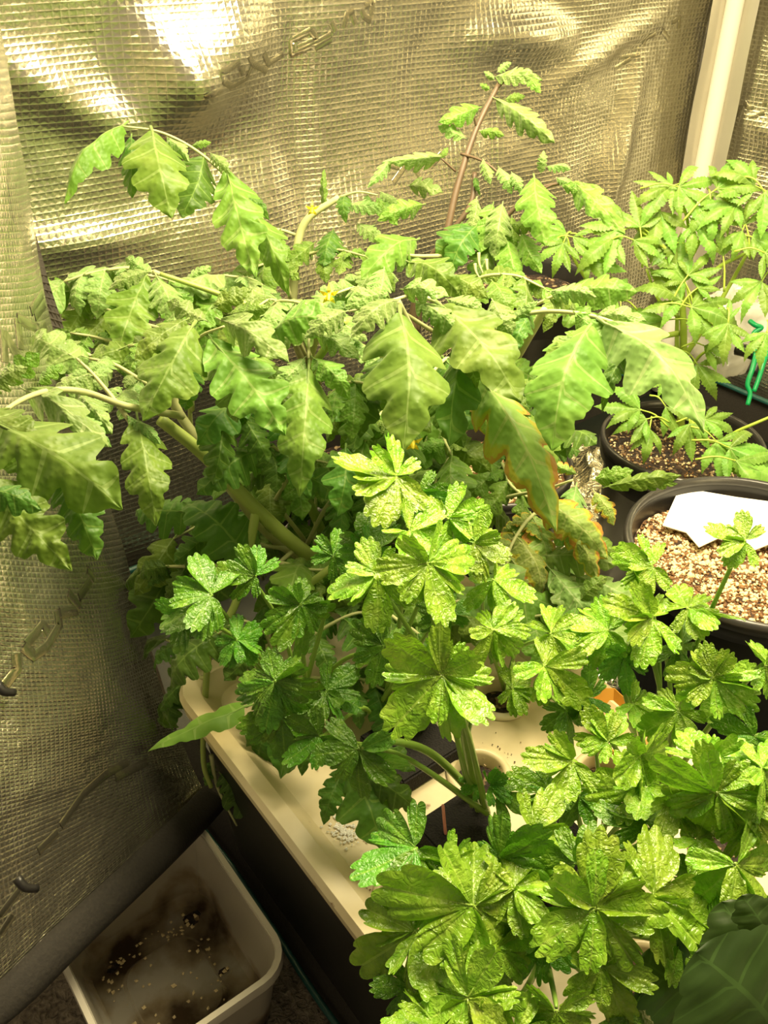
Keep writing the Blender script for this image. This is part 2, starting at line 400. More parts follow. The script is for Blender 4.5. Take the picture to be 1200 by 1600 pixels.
# bottom binding and teal piping round the inside of the floor
for nm, a0, dv, ln, nn in (('baseboard_back', pA, A, LA, nA), ('baseboard_right', C0, B, TW, nB)):
    fn = lambda u, v, a0=a0, dv=dv, ln=ln, nn=nn: a0 + dv * (ln * u) + nn * (.028 - .01 * v) + UP * (.002 + .085 * v)
    o, _, _ = grid_sheet(nm, fn, 20, 4, M['black_fabric'], (ln, .08)); struct(o)
    tube(nm.replace('baseboard', 'trim'), [a0 + nn * .026 + UP * .089, a0 + dv * (ln * .5) + nn * .028 + UP * .092, a0 + dv * ln + nn * .026 + UP * .089], .006, .006, M['teal'], None, 8)
    bpy.data.objects[nm.replace('baseboard', 'trim')]['kind'] = 'structure'
# door sill on the near side
S0 = Vector((-.007, .47, 0)) - B * .45
def sill_fn(u, v):
    a = S0 + B * (1.3 * u); s = v * 2 - 1
    return a + A * (.030 * s + .02 * (noise.noise(Vector((u * 5, 0, 1))))) + UP * (.002 + .045 * math.sqrt(max(0, 1 - s * s)) + .004 * noise.noise(Vector((u * 18, v * 3, 2))))
o, _, _ = grid_sheet('trim_3', sill_fn, 80, 12, M['black_fabric'], (1.3, .1)); struct(o); o['label'] = 'black fabric sill of the tent door'
o, _ = tube('trim_4', [S0 + B * t + A * (.035 + .02 * noise.noise(Vector((t / 1.3 * 5, 0, 1)))) + UP * .036 for t in [i * .1 for i in range(13)]], .0055, .0055, M['teal'], None, 8); struct(o); o['label'] = 'teal piping on the door sill'
o, _ = tube('trim_4', [S0 + B * t + A * (-.036 + .02 * noise.noise(Vector((t / 1.3 * 5, 0, 1)))) + UP * .02 for t in [i * .1 for i in range(13)]], .004, .004, M['teal'], None, 8); struct(o)

# the loose door flap on the left
FG = [[(-330, -90, .60), (-240, -90, .64), (-150, -90, .70), (-60, -90, .76), (-22, -90, .80)],
      [(-330, 230, .60), (-200, 240, .66), (-80, 250, .72), (15, 250, .79), (40, 245, .86)],
      [(-300, 560, .61), (-160, 570, .67), (-30, 575, .74), (65, 570, .83), (95, 560, .92)],
      [(-280, 860, .64), (-120, 870, .69), (30, 880, .77), (140, 880, .90), (192, 870, 1.05)],
      [(-260, 1080, .66), (-90, 1090, .72), (60, 1090, .80), (180, 1080, .93), (248, 1060, 1.09)],
      [(-230, 1330, .65), (-70, 1290, .72), (70, 1250, .80), (200, 1210, .92), (300, 1190, 1.07)],
      [(-180, 1660, .69), (-40, 1560, .75), (95, 1440, .82), (225, 1325, .92), (322, 1235, 1.06)]]
FGV = [[P(*c) for c in row] for row in FG]
def cr1(vals, t):
    n = len(vals) - 1; x = min(max(t, 0), 1) * n; i = min(int(x), n - 1); f = x - i
    g = lambda k: vals[min(max(k, 0), n)]
    a, b_, c, d = g(i - 1), g(i), g(i + 1), g(i + 2)
    return .5 * ((2 * b_) + (c - a) * f + (2 * a - 5 * b_ + 4 * c - d) * f * f + (3 * b_ - a - 3 * c + d) * f ** 3)
def flap_fn(u, v):
    p = cr1([cr1(row, u) for row in FGV], v)
    k = .010 * noise.noise(Vector((p.x * 5, p.z * 5, 1.5))) + .003 * noise.noise(Vector((p.x * 16, p.z * 14, 7)))
    return p + Vector((.75, -.6, .1)) * k
flap = thing('tent_door_flap', 'loose silver quilted door flap with black bound edge hanging at the left', 'tent flap', P(95, 1440, .82))
fo, vF, fF = grid_sheet('foil_sheet', flap_fn, 100, 180, M['foil_flap'], (.70, 1.35)); fo.parent = flap; fo.location = -flap.location
def edge_strip(u, v):
    p = flap_fn(u, 1); q = flap_fn(u, .985)
    dn = (p - q).normalized()
    off = Vector((.35, .3, -.7)) * .062 * v * (.9 + .2 * u)
    return p + off + Vector((.01, -.012, .004)) * math.sin(v * math.pi)
eo, _, _ = grid_sheet('edge_binding', edge_strip, 60, 6, M['black_fabric'], (.7, .05)); eo.parent = flap; eo.location = -flap.location
s_ = eo.modifiers.new('thickness', 'SOLIDIFY'); s_.thickness = .004
tp = [edge_strip(i / 20, 1) for i in range(21)]
tb, _ = tube('piping', tp, .0028, .0028, M['teal'], flap, 6, 2)
for (px, py, ln) in ((8, 1075, 14), (42, 1380, 16)):
    q0 = P(px - ln, py - ln * .5, .745); q1 = P(px + ln, py + ln * .5, .755)
    tube('toggle', [q0, q0.lerp(q1, .5) + Vector((0, -.004, 0)), q1], .0042, .0035, M['pot'], flap, 8, 3)

def strokes(vs, fs, sheet, lines, w_, parent, hw=.0035):
    tree = BVHTree.FromPolygons([tuple(v) for v in vs], fs)
    for ln in lines:
        V = []; Fc = []; pts = []
        for (a, b_) in zip(ln[:-1], ln[1:]):
            for k in range(6):
                t = k / 6; pts.append((a[0] + (b_[0] - a[0]) * t, a[1] + (b_[1] - a[1]) * t))
        pts.append(ln[-1]); W = []
        for (x, y) in pts:
            d = (P(x, y, 1) - CAM).normalized(); h = tree.ray_cast(CAM, d)
            if h[0] is None: continue
            n = h[1]
            if n.dot(d) > 0: n = -n
            W.append((h[0], n))
        if len(W) < 3: continue
        b0 = len(V)
        for i, (p, n) in enumerate(W):
            t = (W[min(i + 1, len(W) - 1)][0] - W[max(i - 1, 0)][0]).normalized(); s = t.cross(n).normalized()
            for (k, hh) in ((-1, .0002), (-.8, .0007), (0, .0004), (.8, .0007), (1, .0002)):
                V.append(p + s * (hw * k) + n * hh)
        for i in range(len(W) - 1):
            for k in range(4):
                a = b0 + i * 5 + k; Fc.append((a, a + 1, a + 6, a + 5))
        o = link('embossed_letter', mesh_from('embossed_letter', V, Fc, M['foil_smooth']), parent)
        if parent is not None: o.location = -parent_world(parent)
def cv(lines, ox, oy, s): return [[(ox + x / s, oy + y / s) for x, y in l] for l in lines]
strokes(vA, fA, wA, cv([[(0, 610), (110, 560)], [(220, 385), (100, 455), (120, 510), (170, 540), (260, 490), (300, 400)], [(225, 420), (240, 460)],
    [(280, 350), (300, 400), (390, 440)], [(370, 330), (395, 400), (490, 335)], [(660, 190), (540, 255), (545, 340), (660, 290)], [(660, 190), (700, 245), (580, 300)],
    [(690, 275), (790, 215)], [(690, 300), (790, 245)], [(790, 140), (815, 195)], [(930, 65), (890, 90), (870, 170)], [(920, 90), (940, 150)],
    [(980, 60), (1000, 105), (1040, 130)], [(1000, 40), (1050, 10), (1040, 110)]], 320, 0, 4), 1, wA, .0048)
strokes(vA, fA, wA, [[(960, 108), (985, 92)], [(968, 90), (1000, 85)], [(1005, 70), (1010, 60), (1025, 52)], [(1035, 48), (1045, 62)], [(1050, 35), (1062, 28), (1060, 45)],
    [(690, 205), (712, 190), (705, 215)], [(600, 255), (625, 262)], [(615, 285), (640, 250), (655, 275)], [(672, 262), (690, 240)]], 1, wA, .0048)
strokes(vB, fB, wB, cv([[(480, 870), (440, 860), (400, 960), (350, 1010), (320, 960)], [(500, 800), (550, 860), (620, 870)], [(560, 970), (640, 960), (760, 930)], [(760, 800), (750, 860)]], 1100, 60, 8), 1, wB, .005)
strokes(vF, fF, fo, cv([[(40, 850), (70, 1300)], [(60, 900), (250, 1220)], [(290, 1120), (240, 690)], [(240, 690), (540, 830), (530, 890)], [(430, 590), (620, 300)], [(480, 660), (650, 440)], [(640, 790), (520, 900)]], 0, 420, 8.89), 1, flap, .0052)
strokes(vF, fF, fo, cv([[(50, 1260), (160, 1120), (150, 970)], [(220, 900), (320, 990), (440, 900), (560, 700), (540, 560)], [(250, 880), (400, 700), (450, 770)], [(560, 590), (730, 560)],
    [(640, 400), (750, 540)], [(740, 440), (850, 280)], [(820, 180), (880, 270)]], 0, 860, 6), 1, flap, .0052)
strokes(vF, fF, fo, [[(95, 1290), (130, 1240), (165, 1210), (200, 1190)], [(60, 1330), (90, 1300)], [(35, 1385), (0, 1430)], [(20, 1430), (0, 1460)], [(180, 1215), (230, 1190)]], 1, flap, .0045)

# ------------------------------------------------------------------ pots
def pot(label, c, r, h, soilmat, name='plant_pot', soil_depth=.03, grains=0, tilt=0):
    t = thing(name, label, 'pot', (c[0], c[1], .0115))
    prof = [(0.001, 0), (r * .78, 0), (r * .80, .006), (r * .93, h - .035), (r * .95, h - .033), (r * 1.0, h - .03), (r * 1.012, h - .006), (r * 1.0, h), (r * .975, h), (r * .955, h - .008), (r * .93, h - .04), (r * .78, .01), (.001, .01)]
    link('shell', lathe_mesh('shell', prof, M['pot'], 72), t)
    rp = [(r * .96, h - .006), (r * .965, h + .002), (r * .995, h + .004), (r * 1.02, h), (r * 1.022, h - .012), (r * .99, h - .014)]
    link('rim', lathe_mesh('rim', rp, M['pot_rim'], 72), t)
    zs = h - soil_depth; n = 46; vs = []; fs = []
    vs.append((0, 0, zs)); rr = r * .935
    for i in range(1, 19):
        for k in range(n):
            a = 2 * math.pi * k / n; q = rr * i / 18
            x, y = q * math.cos(a), q * math.sin(a)
            vs.append((x, y, zs + .007 * noise.noise(Vector((x * 30, y * 30, c[0] * 9))) + .004 * noise.noise(Vector((x * 90, y * 90, 1)))))
    for k in range(n): fs.append((0, 1 + k, 1 + (k + 1) % n))
    for i in range(17):
        for k in range(n):
            a = 1 + i * n + k; b_ = 1 + i * n + (k + 1) % n; fs.append((a, a + n, b_ + n, b_))
    so = link('soil', mesh_from('soil', vs, fs, soilmat), t); so['kind'] = 'stuff'
    if grains:
        for nm, mt, cnt, s0, s1 in (('perlite', M['perlite'], int(grains * .62), .0013, .0036), ('bark', M['perlite_brown'], int(grains * .9), .0010, .0028)):
            V = []; Fc = []
            oct_ = [(1, 0, 0), (-1, 0, 0), (0, 1, 0), (0, -1, 0), (0, 0, 1), (0, 0, -1)]
            of = [(0, 2, 4), (2, 1, 4), (1, 3, 4), (3, 0, 4), (2, 0, 5), (1, 2, 5), (3, 1, 5), (0, 3, 5)]
            for _ in range(cnt):
                q = rr * math.sqrt(R.random()) * .98; a = R.random() * 6.283; x, y = q * math.cos(a), q * math.sin(a)
                s = R.uniform(s0, s1) * (1 if R.random() > .06 else 1.7); b0 = len(V)
                z = zs + .007 * noise.noise(Vector((x * 30, y * 30, c[0] * 9))) + .001
                rot = Matrix.Rotation(R.random() * 6, 3, 'Z') @ Matrix.Rotation(R.random() * 6, 3, 'X')
                for p in oct_: V.append(rot @ Vector((p[0] * s * R.uniform(.7, 1.3), p[1] * s * R.uniform(.7, 1.3), p[2] * s * R.uniform(.6, 1.1))) + Vector((x, y, z)))
                for f in of: Fc.append(tuple(b0 + k for k in f))
            g = link(nm, mesh_from(nm, V, Fc, mt, None, True), t); g['kind'] = 'stuff'
    return t
big = pot('large black round pot of perlite-rich soil with a white card lying on it', (.447, .862), .150, .335, M['soil'], grains=5200)
hp = pot('black round pot of dark soil holding the serrated bright green plant', (.462, 1.20), .122, .285, M['soil_dark'], grains=420)
tp1 = pot('black pot with dark soil under the middle of the tomato foliage', (.165, 1.16), .12, .27, M['soil'], grains=900)
tp2 = pot('black pot in the shade under the leaning yellowish tomato stems', (-.045, .985), .105, .24, M['soil_dark'])
tp3 = pot('tall black bucket half hidden behind the upper right tomato leaves', (.232, 1.40), .10, .47, M['soil_dark'], name='bucket')
tp4 = pot('black pot behind the foliage near the back foil wall', (-.05, 1.195), .085, .26, M['soil_dark'])

# white card on the big pot's soil
cz = .318
cpt = [(1062, 763), (1035, 822), (1072, 833), (1092, 856), (1122, 842), (1175, 862), (1235, 838), (1240, 790), (1150, 778)]
cw = [Q(x, y, cz + .012) for x, y in cpt]; cen = sum(cw, Vector()) / len(cw)
vs = [(p - cen) + UP * .0 for p in cw] + [(p - cen) + UP * .0015 for p in cw]; n = len(cw)
fs = [tuple(range(n))[::-1], tuple(range(n, 2 * n))] + [(i, (i + 1) % n, n + (i + 1) % n, n + i) for i in range(n)]
me = mesh_from('plant_label_card', vs, fs, M['white_paper'], None, False)
bmx = bmesh.new(); bmx.from_mesh(me); bmesh.ops.recalc_face_normals(bmx, faces=bmx.faces); bmx.to_mesh(me); bmx.free()
tag(link('plant_label_card', me, None, cen), 'white torn card lying on the pale soil of the large pot', 'card')

# ------------------------------------------------------------------ grow tray
TZ = .30
TL = Q(262, 1062, TZ)                  # far left corner
TWD, TLN = .375, .62
TC = TL + A * (TWD / 2) + B * (TLN / 2)
def rrect(hx, hy, r, z, n=6, c=Vector((0, 0, 0))):
    out = []
    for (sx_, sy_, a0) in ((1, 1, 0), (-1, 1, 90), (-1, -1, 180), (1, -1, 270)):
        for k in range(n + 1):
            a = D2(a0 + 90 * k / n); x = sx_ * (hx - r) + r * math.cos(a); y = sy_ * (hy - r) + r * math.sin(a)
            out.append(c + A * x + B * y + UP * z)
    return out
def loft(name, rings, mt, parent, loc=(0, 0, 0), close_first=False, close_last=False, sharp=28):
    vs = []; fs = []; n = len(rings[0])
    for r_ in rings: vs += r_
    for i in range(len(rings) - 1):
        for k in range(n):
            a = i * n + k; b_ = i * n + (k + 1) % n; fs.append((a, b_, b_ + n, a + n))
    if close_first: fs.append(tuple(range(n))[::-1])
    if close_last: fs.append(tuple((len(rings) - 1) * n + k for k in range(n)))
    me = mesh_from(name, vs, fs, mt, None, True); me.set_sharp_from_angle(angle=D2(sharp))
    return link(name, me, parent, loc)
tray = thing('grow_tray', 'stained cream plastic grow tray with round planting holes under the parsley', 'tray', (TC.x, TC.y, .006))
hx, hy = TWD / 2, TLN / 2; tz = TZ - .006
body = loft('reservoir', [rrect(hx - .03, hy - .03, .03, 0), rrect(hx - .012, hy - .012, .035, tz - .02), rrect(hx - .004, hy - .004, .035, tz - .018)], M['pot'], tray, close_first=True)
loft('rim', [rrect(hx, hy, .04, tz - .022), rrect(hx + .002, hy + .002, .04, tz - .008), rrect(hx - .002, hy - .002, .038, tz), rrect(hx - .018, hy - .018, .03, tz), rrect(hx - .024, hy - .024, .028, tz - .006), rrect(hx - .034, hy - .034, .025, tz - .016)], M['cream'], tray)
# deck with real holes: grid in tray coordinates skipping holes, holes ringed
holes_px = [(748, 1212, .026), (782, 1092, .026), (945, 1215, .026), (520, 1090, .026), (1130, 1330, .026), (640, 1400, .026), (880, 1400, .026), (1010, 1530, .026)]
dz = tz - .016
HO = []
for (x, y, r_) in holes_px:
    p = Q(x, y, dz + .006) - TC; HO.append((p.dot(A), p.dot(B), r_))
bm = bmesh.new()
from mathutils.geometry import delaunay_2d_cdt
V2 = []; E2 = []; F2 = []
ol = rrect(hx - .033, hy - .033, .025, 0)
def ring2(pts):
    b0 = len(V2)
    for p in pts: V2.append(Vector(p))
    E2.extend([(b0 + i, b0 + (i + 1) % len(pts)) for i in range(len(pts))])
ring2([(p.dot(A), p.dot(B)) for p in ol])
for (a, b_, r_) in HO: ring2([(a + r_ * math.cos(k * math.pi / 16), b_ + r_ * math.sin(k * math.pi / 16)) for k in range(32)])
res = delaunay_2d_cdt(V2, E2, [], 0, 1e-6)
vv = res[0]; ff = []
for f in res[2]:
    cx = sum(vv[k].x for k in f) / len(f); cy = sum(vv[k].y for k in f) / len(f)
    if any((cx - a) ** 2 + (cy - b_) ** 2 < (r_ * .98) ** 2 for a, b_, r_ in HO): continue
    if abs(cx) > hx - .032 or abs(cy) > hy - .032: continue
    ff.append(tuple(f))
link('deck', mesh_from('deck', [A * v.x + B * v.y + UP * dz for v in vv], ff, M['cream'], None, False), tray)
for (a, b_, r_) in HO:
    pr = [(r_ * 1.22, 0), (r_ * 1.24, .003), (r_ * 1.15, .006), (r_ * 1.0, .006), (r_ * .93, .003), (r_ * .86, -.02), (r_ * .78, -.045), (.001, -.045)]
    link('net_cup_ring', lathe_mesh('net_cup_ring', pr, M['cream'], 40), tray, A * a + B * b_ + UP * (dz + .0005))
    pr = [(.001, -.010), (r_ * .4, -.008), (r_ * .87, -.012)]
    s = link('growing_medium', lathe_mesh('growing_medium', pr, M['soil_dark'], 24), tray, A * a + B * b_ + UP * dz); s['kind'] = 'stuff'
# amber funnel-like divider wall on the far right of the tray
am = [(925, 1075), (960, 1075), (1030, 1140), (1000, 1200), (935, 1160)]
w0 = [Q(x, y, TZ + .01) for x, y in am]; c0 = sum(w0, Vector()) / 5
vs = [p - c0 for p in w0] + [(p - c0) * .55 - UP * .035 for p in w0]
fs = [(i, (i + 1) % 5, 5 + (i + 1) % 5, 5 + i) for i in range(5)] + [(5, 6, 7, 8, 9)]
ob = link('amber_cup', mesh_from('amber_cup', vs, fs, M['liquid'], None, False), None, c0); tag(ob, 'amber plastic cup at the far right edge of the cream tray', 'cup')
ob.modifiers.new('thickness', 'SOLIDIFY').thickness = .002
# salt crust and dirt crumbs on the deck
def crumbs(name, label, cat, cpx, cnt, spread, s0, s1, mt):
    V = []; Fc = []
    c = Q(cpx[0], cpx[1], .006 + dz + .001)
    for _ in range(cnt):
        p = A * R.gauss(0, spread) + B * R.gauss(0, spread * 1.3) + UP * .0005; s = R.uniform(s0, s1); b0 = len(V)
        for q in ((1, 0, 0), (-1, 0, 0), (0, 1, 0), (0, -1, 0), (0, 0, .6), (0, 0, -.3)): V.append(p + Vector(q) * s * R.uniform(.6, 1.3))
        for f in ((0, 2, 4), (2, 1, 4), (1, 3, 4), (3, 0, 4), (2, 0, 5), (1, 2, 5), (3, 1, 5), (0, 3, 5)): Fc.append(tuple(b0 + k for k in f))
    o = link(name, mesh_from(name, V, Fc, mt, None, False), None, c); o['kind'] = 'stuff'; tag(o, label, cat)
crumbs('salt_crust', 'white mineral crust on the cream tray below the dark tomato leaf', 'crust', (542, 1300), 160, .006, .0006, .002, M['white_paper'])
crumbs('dirt_crumbs', 'brown dirt crumbs on the cream tray left of the front parsley', 'dirt', (586, 1408), 45, .008, .0004, .0013, M['perlite_brown'])
crumbs('dirt_crumbs', 'dirt specks on the cream tray at the right edge of the picture', 'dirt', (1140, 1440), 60, .010, .0004, .001, M['soil_dark'])
crumbs('dirt_crumbs', 'dirt specks scattered around the near planting hole', 'dirt', (770, 1180), 40, .02, .0004, .0012, M['soil_dark'])
def cube_plug(label, px, py, s, h):
    c = Q(px, py, dz + .006 + h); c.z = dz + .006 + h / 2
    t = box('foam_plug', c, A * s, B * s, UP * h / 2, M['foam'], None, .002, True)
    tag(t, label, 'grow block')
cube_plug('black foam grow block beside the pink tag in front of the planting hole', 722, 1295, .031, .03)
cube_plug('black foam grow block right of the one with the pink tag', 880, 1335, .033, .03)
cube_plug('black block on the tray in the shade left of the parsley stalks', 640, 1158, .036, .022)
pk0 = Q(697, 1318, .30); o, _ = tube('plant_tag', [Q(698, 1322, .30), Q(692, 1258, .345)], .0016, .0014, M['pink'], None, 6); tag(o, 'thin pink tag standing against the left side of the black block', 'tag')
o, _ = tube('air_tube', [Q(1000, 1530, .30), Q(1050, 1490, .305), Q(1065, 1480, .31), Q(1120, 1440, .30)], .005, .005, M['clear_rim'], None, 10); tag(o, 'clear plastic tube lying on the tray near the bottom right', 'tube')

# ------------------------------------------------------------------ plastic storage box outside the tent
bc = Vector((-.229, .505, .0)); bx_, by_, bh = .092, .108, .12
bxo = thing('plastic_box', 'translucent plastic box with damp dirt inside standing on the carpet', 'box', bc)
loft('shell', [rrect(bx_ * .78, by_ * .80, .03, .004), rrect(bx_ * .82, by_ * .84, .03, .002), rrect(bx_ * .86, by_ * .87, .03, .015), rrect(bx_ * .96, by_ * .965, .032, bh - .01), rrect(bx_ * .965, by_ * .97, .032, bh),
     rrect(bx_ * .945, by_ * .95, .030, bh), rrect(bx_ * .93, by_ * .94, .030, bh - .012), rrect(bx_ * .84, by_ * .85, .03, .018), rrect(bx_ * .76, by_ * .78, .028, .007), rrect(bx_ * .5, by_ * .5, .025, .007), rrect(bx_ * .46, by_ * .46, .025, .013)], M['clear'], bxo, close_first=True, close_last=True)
loft('rim', [rrect(bx_ * .95, by_ * .955, .032, bh - .002), rrect(bx_ * .96, by_ * .965, .032, bh + .003), rrect(bx_ * 1.02, by_ * 1.02, .036, bh + .003), rrect(bx_ * 1.03, by_ * 1.03, .037, bh - .002), rrect(bx_ * 1.03, by_ * 1.03, .037, bh - .009)], M['clear_rim'], bxo)
V = []; Fc = []
for _ in range(240):
    a = R.uniform(-.65, .65) * bx_; b_ = R.uniform(-.68, .68) * by_
    if R.random() < .75 and abs(a) < .5 * bx_ and abs(b_) < .5 * by_: continue
    s = R.uniform(.0006, .0024); b0 = len(V); p = A * a + B * b_ + UP * (.0145 if abs(a) < .5 * bx_ and abs(b_) < .5 * by_ else .009)
    for q in ((1, 0, 0), (-1, 0, 0), (0, 1, 0), (0, -1, 0), (0, 0, .6), (0, 0, -.3)): V.append(p + Vector(q) * s * R.uniform(.6, 1.6))
    for f in ((0, 2, 4), (2, 1, 4), (1, 3, 4), (3, 0, 4), (2, 0, 5), (1, 2, 5), (3, 1, 5), (0, 3, 5)): Fc.append(tuple(b0 + k for k in f))
g = link('dirt', mesh_from('dirt', V, Fc, M['perlite'], None, False), bxo); g['kind'] = 'stuff'
V = [];Fc = []
for j in range(25):
    for i in range(21):
        a = (i / 20 - .5) * 1.5 * bx_; b_ = (j / 24 - .5) * 1.55 * by_; V.append(A * a + B * b_ + UP * (.0055 + .005 * noise.noise(Vector((a * 40, b_ * 40, 3)))))
for j in range(24):
    for i in range(20): k = j * 21 + i; Fc.append((k, k + 1, k + 22, k + 21))
g = link('mud', mesh_from('mud', V, Fc, M['soil_dark']), bxo); g['kind'] = 'stuff'

# crumpled silver sheet lying between the pots
POTS = [(.447, .862, .150), (.462, 1.20, .122), (.165, 1.16, .12), (-.045, .985, .105), (.232, 1.40, .10), (-.05, 1.195, .085)]
def silver_fn(u, v):
    x = Vector((.20 + .42 * u + .06 * v, .98 + .72 * v - .12 * u, 0))
    k = min(1, min(max(0, (math.hypot(x.x - a, x.y - b_) - r_ * .9) / .06) for a, b_, r_ in POTS), max(0, u / .1), max(0, v / .1))
    return Vector((x.x, x.y, .0105 + k * (.06 * abs(noise.noise(Vector((x.x * 13, x.y * 11, 2)))) + .02 * abs(noise.noise(Vector((x.x * 35, x.y * 30, 5)))))))
so, _, _ = grid_sheet('silver_sheet', silver_fn, 90, 140, M['foil'], (.42, .72)); tag(so, 'crumpled silver sheet lying on the tent floor between tray and pots', 'foil sheet')

# bag tied with green wire on the right wall
bagc = P(1150, 520, 1.52)
bm = bmesh.new(); bmesh.ops.create_icosphere(bm, subdivisions=5, radius=1)
for v in bm.verts:
    n_ = v.co.copy(); k = 1 + .22 * noise.noise(n_ * 2.3) + .10 * abs(noise.noise(n_ * 6)) + .04 * noise.noise(n_ * 15)
    v.co = Vector((n_.x * .075 * k, n_.y * .045 * k, n_.z * .075 * k * (1 - .25 * n_.x)))
me = bpy.data.meshes.new('membrane'); bm.to_mesh(me); bm.free(); me.materials.append(M['bag']); me.shade_smooth()
bag = thing('plastic_bag', 'crumpled clear plastic bag hanging on the right foil wall behind the bright green plant', 'bag', bagc)
link('membrane', me, bag)
o, _ = tube('black_clip', [P(1150, 545, 1.44), P(1170, 550, 1.43), P(1185, 560, 1.43), P(1176, 585, 1.43)], .010, .011, M['pot'], None, 10); tag(o, 'black bent clip gathering the clear plastic bag', 'clip')
for lab, pts in (('green wire tie hanging below the black clip, left one', [(1183, 545, 1.42), (1176, 575, 1.41), (1168, 600, 1.41), (1172, 615, 1.41), (1168, 633, 1.41)]),
                 ('green wire tie hanging below the black clip, right one', [(1200, 545, 1.42), (1192, 570, 1.41), (1186, 590, 1.41), (1178, 612, 1.41)]),
                 ('green wire tie twisted on top of the plastic bag', [(1172, 502, 1.43), (1180, 508, 1.42), (1190, 512, 1.42), (1178, 520, 1.42), (1176, 532, 1.42)])):
    o, _ = tube('wire_tie', [P(*p) for p in pts], .0042, .0035, M['twist'], None, 8); tag(o, lab, 'wire tie')

# ------------------------------------------------------------------ leaf meshes (length 1 along +Y, upper side +Z)
def leaflet_mesh(name, mt, seed, env, lobes=4, depth=.45, shear=.40, arch=.12, fold=.25, quilt=.018, curl=.10, teeth=0, tdepth=.1, n=44, m=7, twist=.0, stub=.08, tipdrop=.15):
    rr = random.Random(seed); ph = rr.uniform(-.15, .15); vs = []; uv = []; fs = []
    wob = [rr.uniform(.85, 1.15) for _ in range(12)]; bend = rr.uniform(-.06, .06)
    for i in range(n + 1):
        t = i / n
        for j in range(-m, m + 1):
            s = j / m; side = 0 if s < 0 else 1
            lt = t * lobes + ph + (.12 if side else -.08)
            lf = .5 + .5 * math.cos(2 * math.pi * lt)            # 1 at lobe notch
            li = int(lt) % 6 + 6 * side
            wdt = env(t) * (1 - depth * (lf ** 4.0) * (1 - .5 * t)) * wob[li] ** (math.sin(math.pi * (lt % 1)))
            if not teeth: wdt *= 1 - .045 * (.5 + .5 * math.cos(2 * math.pi * lt * 3 + 1)) ** 2
            if teeth: wdt *= 1 - tdepth * ((t * teeth) % 1) ** 1.2
            x = s * wdt
            y = t + shear * abs(x) * (1 - t * .6)
            ax = abs(x)
            z = arch * math.sin(math.pi * min(1, t)) - tipdrop * max(0, t - .6) ** 2 - fold * ax - curl * (abs(s) ** 3) * wdt
            z += quilt * (-math.cos(2 * math.pi * (lt))) * (-1) * math.sin(math.pi * min(1, abs(s) * 1.02)) * .9
            z += .5 * quilt * math.sin(lt * 6.283 * 3) * abs(s) * (1 - abs(s)) * 2
            z += .03 * noise.noise(Vector((x * 4, y * 4, seed))) + twist * x * (t - .5) * 2
            xx = x + bend * math.sin(math.pi * t)
            vs.append((xx, y, z)); uv.append((s * .5 + .5, lt + .0))
    W_ = 2 * m + 1
    for i in range(n):
        for j in range(W_ - 1):
            a = i * W_ + j; fs.append((a, a + 1, a + W_ + 1, a + W_))
    if stub:
        tv, tf = tube_data([(0, -stub, -.02), (0, 0, vs[m][2] - .004), (vs[W_ * 5 + m][0], 5 / n, vs[W_ * 5 + m][2] - .006), (vs[W_ * (n // 2) + m][0], .5, vs[W_ * (n // 2) + m][2] - .006)], [.016, .014, .011, .004], 5, True, len(vs))
        vs += tv; fs += tf; uv += [(.5, .5)] * len(tv)
    me = mesh_from(name, vs, fs, mt, uv); return me
def tom_env(t): return .285 * (math.sin(math.pi * min(1, (t * .97 + .03) ** .70)) ** .75) * (1 if t < .8 else 1 - ((t - .8) / .2) ** 2 * .3) + .003
def hemp_env(t): return .135 * math.sin(math.pi * min(1, t ** .85)) ** 1.1 + .002
def broad_env(t): return .46 * math.sin(math.pi * min(1, t ** .8)) ** .6 + .003
TOM = {}
for key in ('tomato', 'tomato_pale', 'tomato_dark', 'tomato_yellow'):
    TOM[key] = []
    for k in range(8 if key == 'tomato' else 5):
        rr = random.Random(k * 13 + len(key))
        TOM[key].append(leaflet_mesh('leaflet', M[key], k + 3, tom_env, lobes=rr.choice([3, 4, 4, 5]), depth=rr.uniform(.38, .62), arch=rr.uniform(.04, .22),
                                     fold=rr.uniform(.1, .5), quilt=rr.uniform(.016, .03), curl=rr.uniform(.05, .3), twist=rr.uniform(-.6, .6), tipdrop=rr.uniform(.1, .9)))
HEMP = [leaflet_mesh('blade', M['hemp'], k + 70, hemp_env, lobes=9, depth=.0, shear=.7, arch=[.05, .12, .0, .18][k], fold=.35, quilt=.003, curl=.05, teeth=11, tdepth=.28, n=55, m=3, tipdrop=[.3, .7, .1, 1][k], stub=.04) for k in range(4)]
BROAD = leaflet_mesh('blade', M['broad'], 91, broad_env, lobes=5, depth=.12, shear=.3, arch=.10, fold=.1, quilt=.012, curl=.05)

